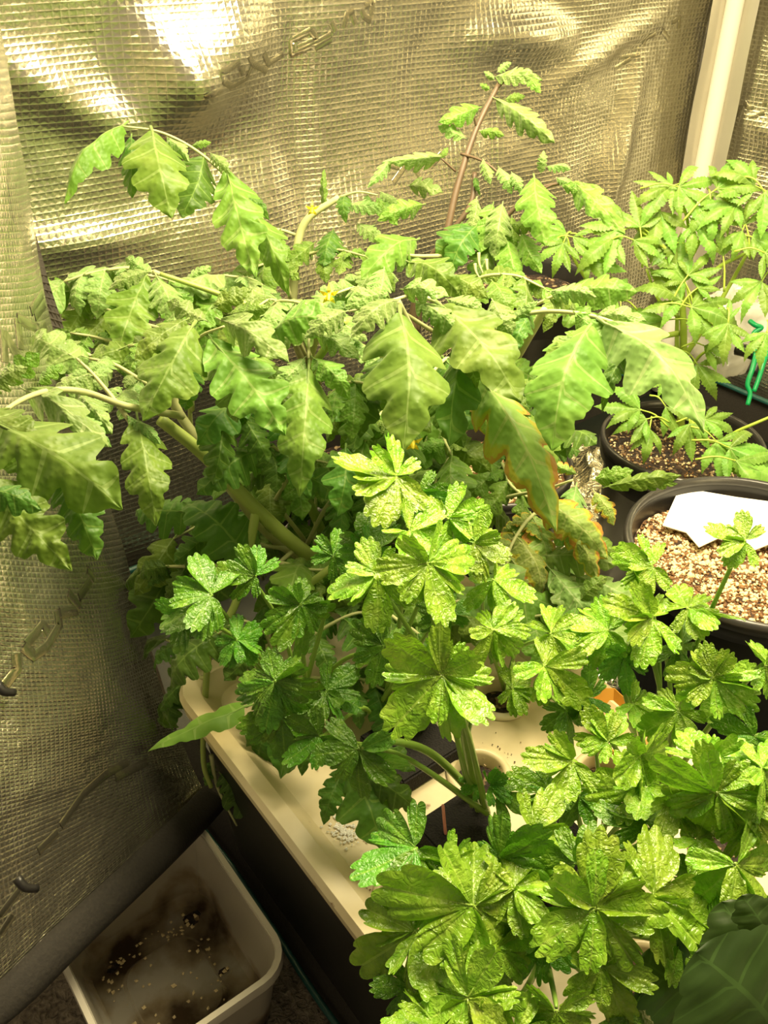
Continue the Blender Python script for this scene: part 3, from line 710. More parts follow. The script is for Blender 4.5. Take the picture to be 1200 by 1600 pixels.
def fan_mesh(name, mt, seed, spread=1.75, terminal=True, n=84, rings=9):
    rr = random.Random(seed); vs = []; fs = []; uv = []
    nl = 3; teeth = rr.choice([4, 5, 6]); cup = rr.uniform(-.35, .25); ruf = rr.uniform(.06, .14); a1 = rr.uniform(0, 6)
    lobew = [rr.uniform(.85, 1.08) for _ in range(3)]; deep = rr.uniform(.36, .54); tj = [rr.uniform(.75, 1.2) for _ in range(20)]
    vfold = rr.uniform(.02, .10)
    for i in range(rings + 1):
        q = (i / rings) ** .85
        for j in range(n + 1):
            f = j / n; th = (f - .5) * 2 * spread
            lb = f * nl; lbk = min(2, int(lb)); lf = lb - lbk; inl = abs(math.sin(math.pi * lf))
            R0 = (.72 if lbk != 1 else .84) * lobew[lbk]
            sin_cut = (1 - deep * (1 - inl) ** 3.2) * (.86 + .14 * inl)
            tk = lf * teeth; tt = abs(math.sin(math.pi * tk)) ** .6
            tooth = 1 - .17 * tj[int(tk) + 5 * lbk] * (1 - tt)
            edge = R0 * sin_cut * tooth
            if lbk != 1 and abs(f - .5) > .40: edge *= 1 - .55 * (abs(f - .5) - .40) / .10
            rad = edge * q
            x = math.sin(th) * rad; y = math.cos(th) * rad + .20 * q * inl
            z = cup * rad * rad + ruf * q * q * math.sin(th * 2.6 + a1) + vfold * (2 * abs(lf - .5) - .5) * q + .015 * q * q * (2 * tt - 1)
            z += .035 * q * noise.noise(Vector((x * 5, y * 5, seed))) + .016 * noise.noise(Vector((x * 13, y * 13, seed)))
            vs.append((x, y, z)); uv.append((.5 + .5 * q, f * nl))
    W_ = n + 1
    for i in range(rings):
        for j in range(n):
            a = i * W_ + j; fs.append((a, a + 1, a + W_ + 1, a + W_))
    tv, tf = tube_data([(0, -.05, -.02), (0, .0, -.01), (0, .16, -.006)], [.022, .02, .008], 5, True, len(vs)); vs += tv; fs += tf; uv += [(.5, .5)] * len(tv)
    return mesh_from(name, vs, fs, mt, uv)
PAR = {k: [fan_mesh('leaflet', M[k], 30 + s + len(k)) for s in range(7)] for k in ('parsley', 'parsley_dark')}

def frame(o, base, ydir, nrm, L, wf, parent):
    y = ydir.normalized(); z = (nrm - y * nrm.dot(y))
    if z.length < 1e-4: z = y.orthogonal()
    z.normalize(); x = y.cross(z)
    m = Matrix((x * (L * wf), y * L, z * L)).transposed().to_4x4(); m.translation = base - parent_world(parent)
    o.matrix_local = m
CNT = {'leaflet': 0}
def leaflet(parent, base, tip, wf=1.0, roll=0.0, kind='tomato', face=.6, var=None, meshes=None, name='leaflet'):
    lst = meshes or TOM[kind]; me = lst[var % len(lst)] if var is not None else R.choice(lst)
    o = bpy.data.objects.new(name, me); COL.objects.link(o); o.parent = parent
    y = tip - base; nrm = UP * (1 - face) + (CAM - base).normalized() * face
    nrm = Matrix.Rotation(roll, 3, y.normalized()) @ nrm
    frame(o, base, y, nrm, y.length, wf, parent); CNT['leaflet'] += 1
    return o
def at(pts, t):
    x = t * (len(pts) - 1); i = min(int(x), len(pts) - 2); return pts[i].lerp(pts[i + 1], x - i), (pts[i + 1] - pts[i]).normalized()
def compound(plant, path, size=.075, pairs=3, kind='tomato', droop=.7, r0=.0028, mt='stem_pale', explicit=None, face=.45, t0=.35):
    """a compound tomato leaf: rachis + paired leaflets; path in (px,py,d)"""
    pts = [P(*p) for p in path]; o, s = tube('leaf', pts, r0, .0012, M[mt], plant, 6, 6)
    if explicit is None:
        for k in range(pairs):
            t = t0 + (.96 - t0) * (k + .2) / pairs
            p, d = at(s, t); sd = d.cross(UP)
            if sd.length < .2: sd = Vector((1, 0, 0))
            sd.normalize()
            for sg in (-1, 1):
                L = size * R.uniform(.7, 1.1) * (.75 + .35 * math.sin(math.pi * (k + 1) / (pairs + 1)))
                dr = sd * sg * .8 + d * .5 - UP * droop * R.uniform(.5, 1.3)
                leaflet(o, p, p + dr.normalized() * L, R.uniform(.85, 1.15), R.uniform(-.5, .5), kind, face)
                if R.random() < .5:
                    p2, _ = at(s, min(1, t + .07)); dr2 = sd * sg + d * .3 - UP * .3
                    leaflet(o, p2, p2 + dr2.normalized() * L * .42, 1.1, R.uniform(-.5, .5), kind, face)
        p, d = at(s, 1.0); dr = d * .9 - UP * droop * R.uniform(.4, 1)
        leaflet(o, p, p + dr.normalized() * size * 1.25, 1.05, R.uniform(-.3, .3), kind, face)
    else:
        for e in explicit:
            bx, by, tx, ty, d0, d1 = e[:6]; wf = e[6] if len(e) > 6 else 1; kd = e[7] if len(e) > 7 else kind
            roll = e[8] if len(e) > 8 else R.uniform(-.25, .25)
            leaflet(o, P(bx, by, d0), P(tx, ty, d1), wf, roll, kd, .72)
    return o
def stem(plant, path, r0, r1, mt='stem', name='stem', seg=10):
    return tube(name, [P(*p) for p in path], r0, r1, M[mt], plant, seg, 8)[0]

# ------------------------------------------------------------------ tomato plants
LEAN = thing('tomato_plant', 'leaning tomato plant with thick yellowish stems spreading over the left side', 'plant', (-.045, .985, .22))
MIDT = thing('tomato_plant', 'tall tomato plant with purplish shoots rising highest against the foil', 'plant', (.165, 1.16, .25))
BACK = thing('tomato_plant', 'tomato plant at the back left with one long arching leaf against the foil', 'plant', (-.05, 1.195, .235))
LOWT = thing('tomato_plant', 'lower tomato plant trailing thin stems over the left end of the cream tray', 'plant', Q(420, 1060, .29))

# stems
stem(LEAN, [(545, 905, 1.02), (470, 858, .97), (400, 795, .93), (320, 712, .90), (250, 655, .87)], .0085, .006, 'stem')
stem(LEAN, [(535, 900, 1.05), (440, 850, 1.0), (370, 775, .96), (310, 690, .93), (270, 620, .90), (300, 560, .88)], .007, .0045, 'stem_pale')
stem(LEAN, [(400, 800, .93), (385, 880, .93), (365, 950, .93), (330, 1010, .94), (320, 1100, .95), (318, 1190, .97), (330, 1230, .98)], .005, .0025, 'stem')
stem(LEAN, [(525, 880, 1.06), (480, 780, 1.03), (440, 700, 1.0), (480, 590, .95), (540, 500, .9)], .006, .004, 'stem')
stem(MIDT, [(700, 700, 1.25), (650, 560, 1.18), (650, 470, 1.15), (690, 390, 1.13), (715, 290, 1.12), (745, 200, 1.12), (780, 130, 1.13)], .007, .0028, 'stem_purple')
stem(MIDT, [(650, 520, 1.17), (665, 420, 1.15), (700, 370, 1.13), (735, 320, 1.12), (742, 270, 1.12)], .005, .003, 'stem_purple')
stem(MIDT, [(735, 325, 1.12), (780, 345, 1.1), (830, 300, 1.08), (880, 285, 1.06)], .0035, .002, 'stem_purple')
stem(MIDT, [(700, 700, 1.22), (690, 600, 1.1), (650, 530, 1.0), (620, 470, .92)], .006, .004, 'stem_pale')
stem(MIDT, [(700, 700, 1.22), (780, 600, 1.1), (830, 520, .98), (850, 485, .92)], .006, .004, 'stem_pale')
stem(BACK, [(500, 620, 1.38), (460, 520, 1.25), (460, 430, 1.2), (475, 350, 1.18), (530, 308, 1.17)], .0085, .004, 'stem_pale')
stem(BACK, [(480, 570, 1.3), (520, 470, 1.22), (600, 420, 1.18), (640, 380, 1.16)], .006, .003, 'stem')
stem(BACK, [(470, 540, 1.28), (380, 500, 1.15), (300, 450, 1.05), (240, 425, 1.0)], .006, .003, 'stem_pale')
stem(BACK, [(600, 560, 1.15), (500, 510, 1.02), (420, 488, .98), (330, 455, .96), (250, 428, .95)], .0045, .0025, 'stem')
stem(LOWT, [(420, 1060, .96), (440, 960, .93), (500, 900, .90), (560, 860, .9)], .005, .003, 'stem')
stem(LOWT, [(420, 1060, .96), (380, 1000, .95), (300, 960, .98)], .004, .002, 'stem')

# -- the arching leaf at the upper left
compound(BACK, [(455, 470, 1.19), (430, 380, 1.12), (385, 310, 1.08), (320, 245, 1.05), (255, 208, 1.03), (190, 197, 1.02)], explicit=[
    (192, 196, 98, 312, 1.02, .98, .55, 'tomato', .5), (205, 215, 203, 303, 1.04, 1.02, .85, 'tomato_dark'), (238, 205, 268, 338, 1.02, .98, 1.05, 'tomato'),
    (262, 215, 292, 248, 1.03, 1.01, .8, 'tomato_pale'), (318, 245, 285, 333, 1.05, 1.02, 1.2, 'tomato_dark'), (355, 268, 395, 425, 1.05, .99, .72, 'tomato'),
    (330, 240, 358, 268, 1.04, 1.03, .9, 'tomato_pale'), (395, 330, 447, 452, 1.08, 1.03, .6, 'tomato'), (380, 300, 420, 340, 1.09, 1.08, .8, 'tomato_dark'), (300, 228, 330, 222, 1.05, 1.05, .8)], kind='tomato')
# -- the big drooping leaf in the centre
compound(MIDT, [(680, 520, .93), (690, 480, .89), (650, 462, .87), (610, 470, .85), (545, 487, .84)], explicit=[
    (625, 490, 630, 700, .84, .78, 1.0, 'tomato', 0), (690, 478, 815, 622, .86, .80, .95, 'tomato', -.2), (715, 520, 745, 600, .87, .84, .9, 'tomato'), (722, 540, 700, 692, .88, .84, .75, 'tomato_dark', .2),
    (620, 470, 550, 520, .85, .82, .95, 'tomato_pale', .2), (540, 487, 478, 525, .84, .82, .9, 'tomato_pale'), (630, 452, 700, 462, .86, .84, .9, 'tomato_pale'), (600, 460, 540, 480, .86, .84, .9, 'tomato_pale'),
    (700, 468, 760, 490, .87, .85, .9, 'tomato_pale'), (650, 470, 720, 520, .86, .84, .8, 'tomato_pale'), (770, 470, 800, 530, .88, .86, 1, 'tomato_pale')], kind='tomato')
compound(LEAN, [(560, 540, .93), (510, 505, .88), (485, 520, .86), (482, 560, .84)], explicit=[
    (482, 575, 468, 768, .84, .80, .72, 'tomato', 0), (490, 560, 545, 620, .85, .83, .9, 'tomato'), (475, 560, 430, 610, .85, .83, .9, 'tomato_pale'), (500, 505, 540, 470, .88, .88, .8, 'tomato_dark'),
    (495, 520, 560, 560, .87, .85, .8, 'tomato_pale'), (540, 700, 528, 805, .85, .83, 1.0, 'tomato_dark'), (600, 560, 560, 680, .90, .88, .9, 'tomato_dark')])
# -- right drooping leaf
compound(MIDT, [(760, 560, .98), (790, 505, .90), (850, 487, .86), (930, 495, .81), (1000, 525, .78), (1040, 570, .76)], explicit=[
    (925, 505, 862, 698, .81, .76, 1.02, 'tomato', .1), (945, 505, 1103, 668, .80, .74, .75, 'tomato_pale', -.25), (900, 490, 960, 545, .82, .80, .9, 'tomato'), (860, 455, 930, 462, .85, .83, .9, 'tomato_pale'),
    (800, 500, 840, 470, .88, .87, .8, 'tomato_pale'), (930, 495, 1010, 500, .81, .79, .8, 'tomato_pale'), (910, 520, 840, 590, .82, .80, .9, 'tomato'), (985, 540, 940, 640, .80, .79, .5, 'tomato_dark'), (830, 492, 800, 560, .88, .86, .7, 'tomato_dark')])
# -- near left leaf
compound(LEAN, [(285, 650, .87), (200, 635, .80), (130, 612, .74), (70, 612, .69), (10, 640, .64), (-40, 700, .60)], r0=.004, explicit=[
    (-20, 655, 188, 790, .62, .60, .95, 'tomato', 0), (-30, 745, 108, 888, .60, .585, .85, 'tomato', .15), (95, 720, 150, 872, .635, .62, .85, 'tomato_dark', .1), (40, 610, 165, 692, .70, .67, .55, 'tomato_pale', 0),
    (120, 612, 172, 672, .74, .71, .7, 'tomato_pale', 0), (100, 640, 168, 694, .72, .70, .7, 'tomato_pale'), (10, 600, 62, 552, .68, .68, 1, 'tomato'), (-20, 610, 40, 572, .66, .66, 1, 'tomato_pale'), (60, 600, 100, 570, .70, .71, .9, 'tomato'),
    (20, 640, 50, 770, .66, .64, .9, 'tomato'), (-40, 770, 60, 790, .585, .575, .9, 'tomato_dark'), (215, 655, 243, 815, .80, .77, .78, 'tomato', 0), (200, 650, 250, 690, .80, .79, .7, 'tomato_pale'), (-50, 640, 70, 700, .63, .615, 1.0, 'tomato')])
compound(LEAN, [(230, 700, .82), (190, 640, .80), (150, 590, .80), (120, 560, .80)], size=.045, pairs=2, kind='tomato_pale')
# -- crinkled centre-left leaves
compound(LEAN, [(300, 640, .92), (300, 580, .86), (310, 530, .83), (350, 510, .81)], explicit=[
    (300, 510, 222, 655, .82, .78, 1.05, 'tomato', .2), (330, 530, 445, 672, .82, .78, .95, 'tomato', -.1), (345, 545, 370, 655, .83, .81, .9, 'tomato_pale', 0), (345, 500, 448, 562, .82, .79, .75, 'tomato_pale'),
    (290, 500, 210, 560, .83, .80, .9, 'tomato'), (320, 500, 260, 470, .84, .84, .9, 'tomato_pale'), (300, 560, 290, 640, .85, .84, 1, 'tomato_dark'), (360, 490, 420, 480, .84, .83, .9, 'tomato'), (350, 640, 335, 755, .86, .84, .85, 'tomato_dark'),
    (370, 640, 420, 720, .87, .85, .9, 'tomato_dark'), (335, 480, 395, 450, .86, .87, .9)])
compound(BACK, [(330, 470, 1.0), (270, 440, .97), (230, 430, .95)], explicit=[
    (228, 430, 183, 545, .95, .91, 1.05, 'tomato', .1), (245, 432, 275, 500, .95, .92, 1.0, 'tomato_pale'), (235, 425, 195, 402, .96, .96, 1, 'tomato_pale'), (230, 425, 170, 450, .95, .93, .8, 'tomato_pale'), (265, 440, 300, 490, .96, .95, .9),
    (300, 450, 330, 520, .98, .96, .9), (290, 440, 330, 415, .99, .99, .9, 'tomato_pale'), (350, 455, 300, 520, .98, .95, .9)])
# -- scorched leaf
compound(MIDT, [(800, 640, 1.0), (775, 595, .93), (750, 580, .90)], explicit=[(748, 588, 868, 818, .88, .80, .62, 'tomato_yellow', 0), (770, 600, 830, 650, .9, .88, .9, 'tomato'), (740, 600, 760, 680, .91, .90, .7, 'tomato_yellow')])
compound(MIDT, [(745, 790, 1.06), (800, 775, 1.0), (850, 765, .95), (895, 750, .925)], explicit=[(850, 780, 950, 870, .93, .90, .9, 'tomato_yellow'), (900, 740, 860, 720, .95, .95, .8, 'tomato_yellow'), (890, 830, 970, 880, .94, .92, .9, 'tomato'), (930, 770, 960, 820, .93, .92, 1, 'tomato_yellow'),
    (950, 760, 1065, 742, .92, .90, .5, 'tomato'), (930, 750, 990, 735, .93, .92, .9, 'tomato'), (990, 760, 1060, 755, .91, .9, .5, 'tomato')])
compound(MIDT, [(800, 850, 1.04), (830, 865, .98), (850, 880, .94)], explicit=[(840, 870, 962, 880, .94, .91, .95, 'tomato_pale', 0), (838, 885, 700, 972, .93, .89, .85, 'tomato_pale', 0), (860, 890, 945, 990, .93, .90, .8, 'tomato_pale', 0), (850, 860, 800, 820, .95, .95, .9, 'tomato'), (880, 800, 935, 905, .93, .90, .7, 'tomato_yellow', 0), (900, 760, 880, 850, .95, .92, .9, 'tomato_pale', 0)])
compound(MIDT, [(850, 900, .96), (910, 950, .90), (930, 970, .87)], explicit=[(930, 965, 1010, 1035, .87, .84, .8, 'tomato_pale', 0), (905, 940, 950, 900, .9, .9, .9, 'tomato'), (900, 950, 880, 1040, .89, .86, .8, 'tomato')])
# -- purplish shoot leaves at the top
compound(MIDT, [(775, 140, 1.13), (790, 125, 1.12), (800, 122, 1.11)], mt='stem_purple', r0=.002, explicit=[
    (775, 120, 845, 122, 1.13, 1.10, .75, 'tomato_pale', 0), (772, 125, 757, 112, 1.13, 1.12, .9, 'tomato_pale'), (775, 155, 864, 218, 1.12, 1.08, .6, 'tomato_pale', .1), (825, 118, 845, 145, 1.11, 1.10, .9, 'tomato'), (778, 112, 800, 97, 1.13, 1.13, .9, 'tomato_pale'), (790, 155, 820, 150, 1.12, 1.11, .9, 'tomato')])
compound(MIDT, [(745, 200, 1.12), (740, 180, 1.11)], mt='stem_purple', r0=.0018, explicit=[(748, 168, 686, 190, 1.11, 1.09, .85, 'tomato', 0), (726, 215, 685, 196, 1.11, 1.10, .85, 'tomato_pale'), (750, 205, 788, 212, 1.11, 1.10, .85, 'tomato'), (765, 140, 750, 130, 1.12, 1.12, .9)])
compound(MIDT, [(712, 268, 1.12), (690, 248, 1.11)], mt='stem_purple', r0=.0018, explicit=[(690, 245, 600, 250, 1.11, 1.08, .5, 'tomato_pale', 0), (612, 248, 575, 290, 1.09, 1.08, .6, 'tomato_pale'), (688, 247, 700, 230, 1.11, 1.11, .9)])
compound(MIDT, [(720, 240, 1.12), (760, 255, 1.10), (820, 300, 1.08), (880, 282, 1.06)], mt='stem_purple', r0=.002, explicit=[
    (755, 250, 765, 285, 1.1, 1.09, .9, 'tomato_pale'), (780, 262, 800, 300, 1.09, 1.08, .9, 'tomato_pale'), (835, 278, 852, 382, 1.07, 1.03, .85, 'tomato', 0), (800, 270, 815, 300, 1.08, 1.07, .9, 'tomato_pale'), (845, 270, 850, 235, 1.07, 1.06, .9, 'tomato_pale'), (855, 260, 890, 262, 1.07, 1.05, .8, 'tomato_pale'),
    (870, 278, 895, 290, 1.06, 1.05, .9, 'tomato_pale'), (895, 285, 975, 362, 1.05, 1.0, .6, 'tomato', 0), (880, 290, 915, 300, 1.05, 1.04, .9), (770, 320, 752, 392, 1.1, 1.08, .9, 'tomato'), (785, 320, 772, 398, 1.09, 1.07, .9, 'tomato_pale', 0), (800, 340, 805, 390, 1.09, 1.08, 1, 'tomato'), (745, 310, 735, 360, 1.1, 1.09, .9, 'tomato_pale')])
compound(MIDT, [(735, 330, 1.12), (770, 350, 1.10), (800, 370, 1.08)], mt='stem_purple', r0=.002, explicit=[
    (750, 350, 700, 430, 1.1, 1.08, 1, 'tomato_dark'), (770, 360, 740, 440, 1.1, 1.08, 1, 'tomato_dark'), (790, 365, 808, 445, 1.09, 1.06, .9, 'tomato'), (815, 365, 845, 425, 1.08, 1.05, .8, 'tomato'), (800, 350, 840, 360, 1.08, 1.07, 1, 'tomato'), (720, 350, 680, 400, 1.11, 1.09, 1, 'tomato_dark'), (742, 275, 750, 305, 1.12, 1.11, .5, 'tomato_dark')])
compound(MIDT, [(690, 400, 1.1), (650, 400, 1.05), (620, 395, 1.02)], explicit=[(650, 375, 565, 435, 1.06, 1.0, .8, 'tomato', 0), (640, 410, 720, 460, 1.02, .98, 1.0, 'tomato'), (600, 420, 590, 470, 1.0, .97, 1.0, 'tomato_pale'), (660, 320, 590, 345, 1.1, 1.08, .7, 'tomato'), (700, 430, 760, 460, 1.0, .97, 1.0, 'tomato'), (770, 440, 800, 490, 1.0, .97, 1.1, 'tomato')])
compound(BACK, [(530, 308, 1.17), (560, 300, 1.16), (590, 305, 1.15)], r0=.002, explicit=[(540, 305, 540, 345, 1.17, 1.15, .9, 'tomato_dark'), (575, 305, 578, 335, 1.16, 1.15, 1, 'tomato_dark'), (595, 300, 625, 325, 1.15, 1.14, .9, 'tomato_pale'), (590, 310, 620, 350, 1.15, 1.13, .9, 'tomato'), (520, 360, 505, 412, 1.17, 1.14, 1.1, 'tomato_dark'),
    (507, 330, 507, 262, 1.18, 1.17, .35, 'tomato'), (545, 320, 600, 330, 1.16, 1.14, .8, 'tomato_pale'), (560, 350, 600, 380, 1.16, 1.14, .9, 'tomato_pale'), (490, 380, 440, 420, 1.19, 1.17, .9, 'tomato'), (640, 290, 690, 300, 1.15, 1.13, .9, 'tomato_pale')])
# pendulous buds
for (x0, y0, x1, y1) in ((748, 395, 756, 430), (760, 405, 770, 440), (742, 412, 752, 438)):
    stem(MIDT, [(x0, y0, 1.07), ((x0 + x1) / 2 - 3, (y0 + y1) / 2, 1.07), (x1, y1, 1.07)], .0022, .0006, 'stem_pale', 'bud', 6)
# yellow flowers
def flower(plant, px, py, d, s=.012):
    c = P(px, py, d); o = link('flower', None, plant, c - plant.location); vs = []; fs = []
    for k in range(5):
        a = k * 2 * math.pi / 5 + .3; dr = Vector((math.cos(a), .3 * math.sin(a), math.sin(a))); t = Vector((-math.sin(a), 0, math.cos(a)))
        b0 = len(vs); vs += [Vector((0, 0, 0)), dr * s * .5 + t * s * .22 + Vector((0, -.003, 0)), dr * s * 1.1 + Vector((0, .001, 0)), dr * s * .5 - t * s * .22 + Vector((0, -.003, 0))]; fs.append((b0, b0 + 1, b0 + 2, b0 + 3))
    tv, tf = tube_data([(0, 0, 0), (0, -.006, -.002), (0, -.009, -.003)], [.003, .0022, .001], 6, True, len(vs)); vs += tv; fs += tf
    bpy.data.objects.remove(o); o = link('flower', mesh_from('flower', vs, fs, M['flower'], None, False), plant, c - plant.location)
    o['label'] = 'small yellow star-shaped flower'
for f in ((514, 460, .90, .010), (488, 326, 1.15, .009), (528, 516, .9, .008), (808, 602, .9, .008), (530, 598, .85, .006), (645, 690, .9, .01)): flower(MIDT if f[0] > 600 else LEAN if f[2] < 1 else BACK, *f)

# -- filling foliage: compound leaves growing out from the stems
fill = [
 (BACK, [(440, 560, 1.25), (380, 500, 1.14), (300, 470, 1.08), (230, 470, 1.04)], .065, 3, 'tomato'),
 (BACK, [(300, 450, 1.05), (220, 420, 1.02), (150, 425, 1.0), (100, 440, .99)], .06, 3, 'tomato_pale'),
 (BACK, [(330, 520, 1.1), (240, 510, 1.04), (160, 480, 1.02), (110, 455, 1.01)], .06, 3, 'tomato'),
 (BACK, [(340, 560, 1.05), (240, 560, .98), (160, 530, .95), (110, 520, .94)], .055, 3, 'tomato'),
 (BACK, [(240, 600, .98), (170, 570, .92), (120, 545, .90), (95, 535, .90)], .045, 2, 'tomato_pale'),
 (BACK, [(480, 560, 1.2), (440, 480, 1.08), (400, 440, 1.04), (350, 430, 1.0)], .06, 3, 'tomato_pale'),
 (BACK, [(460, 430, 1.2), (430, 410, 1.15), (390, 420, 1.12)], .05, 2, 'tomato'),
 (BACK, [(470, 400, 1.19), (520, 390, 1.16), (570, 400, 1.12)], .05, 2, 'tomato'),
 (BACK, [(470, 370, 1.2), (430, 360, 1.18), (420, 400, 1.15)], .045, 2, 'tomato'),
 (BACK, [(540, 480, 1.2), (560, 430, 1.12), (600, 410, 1.08)], .055, 2, 'tomato_pale'),
 (BACK, [(500, 600, 1.2), (470, 520, 1.05), (430, 470, 1.0), (400, 480, .97)], .06, 3, 'tomato'),
 (BACK, [(420, 488, .98), (440, 470, .96), (500, 480, .93)], .045, 2, 'tomato_pale'),
 (MIDT, [(680, 520, 1.15), (600, 470, 1.02), (560, 450, .98), (520, 460, .95)], .06, 2, 'tomato_pale'),
 (MIDT, [(700, 500, 1.15), (740, 440, 1.06), (800, 430, 1.02), (850, 450, 1.0)], .06, 3, 'tomato'),
 (MIDT, [(740, 560, 1.1), (790, 500, 1.0), (850, 470, .95), (890, 450, .93)], .055, 2, 'tomato'),
 (MIDT, [(690, 600, 1.1), (760, 560, 1.0), (800, 580, .95), (820, 640, .92)], .07, 2, 'tomato'),
 (MIDT, [(690, 600, 1.1), (700, 560, 1.0), (670, 590, .95), (640, 650, .92)], .07, 2, 'tomato_dark'),
 (MIDT, [(700, 650, 1.15), (640, 620, 1.05), (600, 640, 1.0), (570, 690, .98)], .07, 2, 'tomato'),
 (MIDT, [(720, 690, 1.15), (780, 720, 1.05), (800, 760, 1.0), (850, 790, .98)], .06, 3, 'tomato'),
 (MIDT, [(720, 690, 1.15), (700, 720, 1.05), (680, 760, 1.0), (720, 800, .96)], .06, 3, 'tomato_dark'),
 (MIDT, [(800, 860, 1.02), (760, 830, .98), (720, 840, .95), (660, 870, .93)], .06, 3, 'tomato'),
 (MIDT, [(900, 790, 1.0), (840, 800, .96), (800, 850, .93), (790, 900, .92)], .06, 3, 'tomato_yellow'),
 (MIDT, [(740, 800, 1.04), (800, 880, .98), (850, 900, .95), (900, 900, .93)], .065, 3, 'tomato_pale'),
 (MIDT, [(740, 820, 1.04), (770, 910, .96), (810, 960, .92), (860, 960, .9)], .065, 3, 'tomato'),
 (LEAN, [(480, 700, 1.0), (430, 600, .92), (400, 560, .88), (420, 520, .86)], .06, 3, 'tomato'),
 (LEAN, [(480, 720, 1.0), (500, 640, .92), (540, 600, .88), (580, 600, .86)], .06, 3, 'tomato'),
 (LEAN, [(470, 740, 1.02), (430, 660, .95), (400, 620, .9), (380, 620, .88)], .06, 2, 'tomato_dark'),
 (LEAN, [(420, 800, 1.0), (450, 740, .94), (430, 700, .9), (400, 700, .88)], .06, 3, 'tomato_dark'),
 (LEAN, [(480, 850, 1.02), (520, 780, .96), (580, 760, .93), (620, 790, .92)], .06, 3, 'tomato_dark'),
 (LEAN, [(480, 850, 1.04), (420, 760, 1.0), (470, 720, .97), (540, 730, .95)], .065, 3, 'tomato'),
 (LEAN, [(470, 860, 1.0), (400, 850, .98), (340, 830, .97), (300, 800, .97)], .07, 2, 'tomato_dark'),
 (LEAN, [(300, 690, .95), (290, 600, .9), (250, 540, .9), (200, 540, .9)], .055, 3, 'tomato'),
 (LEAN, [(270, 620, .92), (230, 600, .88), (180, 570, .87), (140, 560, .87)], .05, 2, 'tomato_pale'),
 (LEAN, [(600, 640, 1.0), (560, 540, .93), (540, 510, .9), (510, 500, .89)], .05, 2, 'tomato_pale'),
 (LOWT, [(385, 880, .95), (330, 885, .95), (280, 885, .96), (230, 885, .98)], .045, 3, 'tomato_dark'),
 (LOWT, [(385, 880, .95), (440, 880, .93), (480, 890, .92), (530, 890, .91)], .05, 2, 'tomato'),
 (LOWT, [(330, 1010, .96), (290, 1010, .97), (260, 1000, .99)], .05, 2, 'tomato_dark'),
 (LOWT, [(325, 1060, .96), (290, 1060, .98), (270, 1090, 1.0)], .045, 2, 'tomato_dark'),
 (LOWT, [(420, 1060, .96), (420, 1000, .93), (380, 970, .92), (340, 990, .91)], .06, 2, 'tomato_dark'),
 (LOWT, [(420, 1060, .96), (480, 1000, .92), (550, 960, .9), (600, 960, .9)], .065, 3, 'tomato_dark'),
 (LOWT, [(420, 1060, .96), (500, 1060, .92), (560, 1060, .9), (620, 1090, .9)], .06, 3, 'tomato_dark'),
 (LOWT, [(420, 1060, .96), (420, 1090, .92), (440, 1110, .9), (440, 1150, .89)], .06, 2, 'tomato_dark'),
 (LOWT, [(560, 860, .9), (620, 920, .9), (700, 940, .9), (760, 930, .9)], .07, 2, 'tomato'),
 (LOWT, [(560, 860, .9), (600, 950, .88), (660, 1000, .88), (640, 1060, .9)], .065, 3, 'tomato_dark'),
]
for pl, path, sz, pr, kd in fill: compound(pl, path, sz, pr, kd)
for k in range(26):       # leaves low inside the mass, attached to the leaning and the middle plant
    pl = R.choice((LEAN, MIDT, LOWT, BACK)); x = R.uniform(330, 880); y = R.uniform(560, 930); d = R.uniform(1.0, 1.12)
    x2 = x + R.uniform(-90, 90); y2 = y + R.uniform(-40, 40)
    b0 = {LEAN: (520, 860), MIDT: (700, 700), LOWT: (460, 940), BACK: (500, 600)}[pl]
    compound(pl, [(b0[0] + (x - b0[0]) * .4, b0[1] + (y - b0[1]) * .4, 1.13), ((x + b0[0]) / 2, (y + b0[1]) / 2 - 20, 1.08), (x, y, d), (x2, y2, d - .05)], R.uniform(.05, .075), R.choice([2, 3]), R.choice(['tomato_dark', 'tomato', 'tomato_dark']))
# low special leaves
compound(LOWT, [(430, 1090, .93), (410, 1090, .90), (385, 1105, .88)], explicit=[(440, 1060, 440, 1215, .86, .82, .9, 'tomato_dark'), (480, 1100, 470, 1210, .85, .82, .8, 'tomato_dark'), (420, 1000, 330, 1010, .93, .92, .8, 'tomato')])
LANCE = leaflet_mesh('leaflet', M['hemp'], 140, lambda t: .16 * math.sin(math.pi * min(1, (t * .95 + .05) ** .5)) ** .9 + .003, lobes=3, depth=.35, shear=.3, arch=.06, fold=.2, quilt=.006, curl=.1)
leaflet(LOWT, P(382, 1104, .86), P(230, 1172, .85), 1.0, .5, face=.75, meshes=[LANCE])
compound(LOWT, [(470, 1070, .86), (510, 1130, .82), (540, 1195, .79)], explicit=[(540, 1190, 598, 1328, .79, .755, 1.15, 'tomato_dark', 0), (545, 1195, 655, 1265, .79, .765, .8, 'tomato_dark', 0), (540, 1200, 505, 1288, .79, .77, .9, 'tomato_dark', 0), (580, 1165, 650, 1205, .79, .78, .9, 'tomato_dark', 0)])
compound(LOWT, [(330, 1180, .97), (340, 1230, .99), (370, 1290, 1.0)], explicit=[(330, 1190, 320, 1230, .98, .98, .9, 'tomato_dark'), (345, 1210, 375, 1255, .98, .99, 1.1, 'tomato_dark'), (350, 1240, 405, 1280, .99, 1.0, 1, 'tomato_dark'), (360, 1130, 395, 1180, .95, .95, 1, 'tomato_dark'), (330, 1100, 345, 1160, .95, .95, .8, 'tomato_dark')])
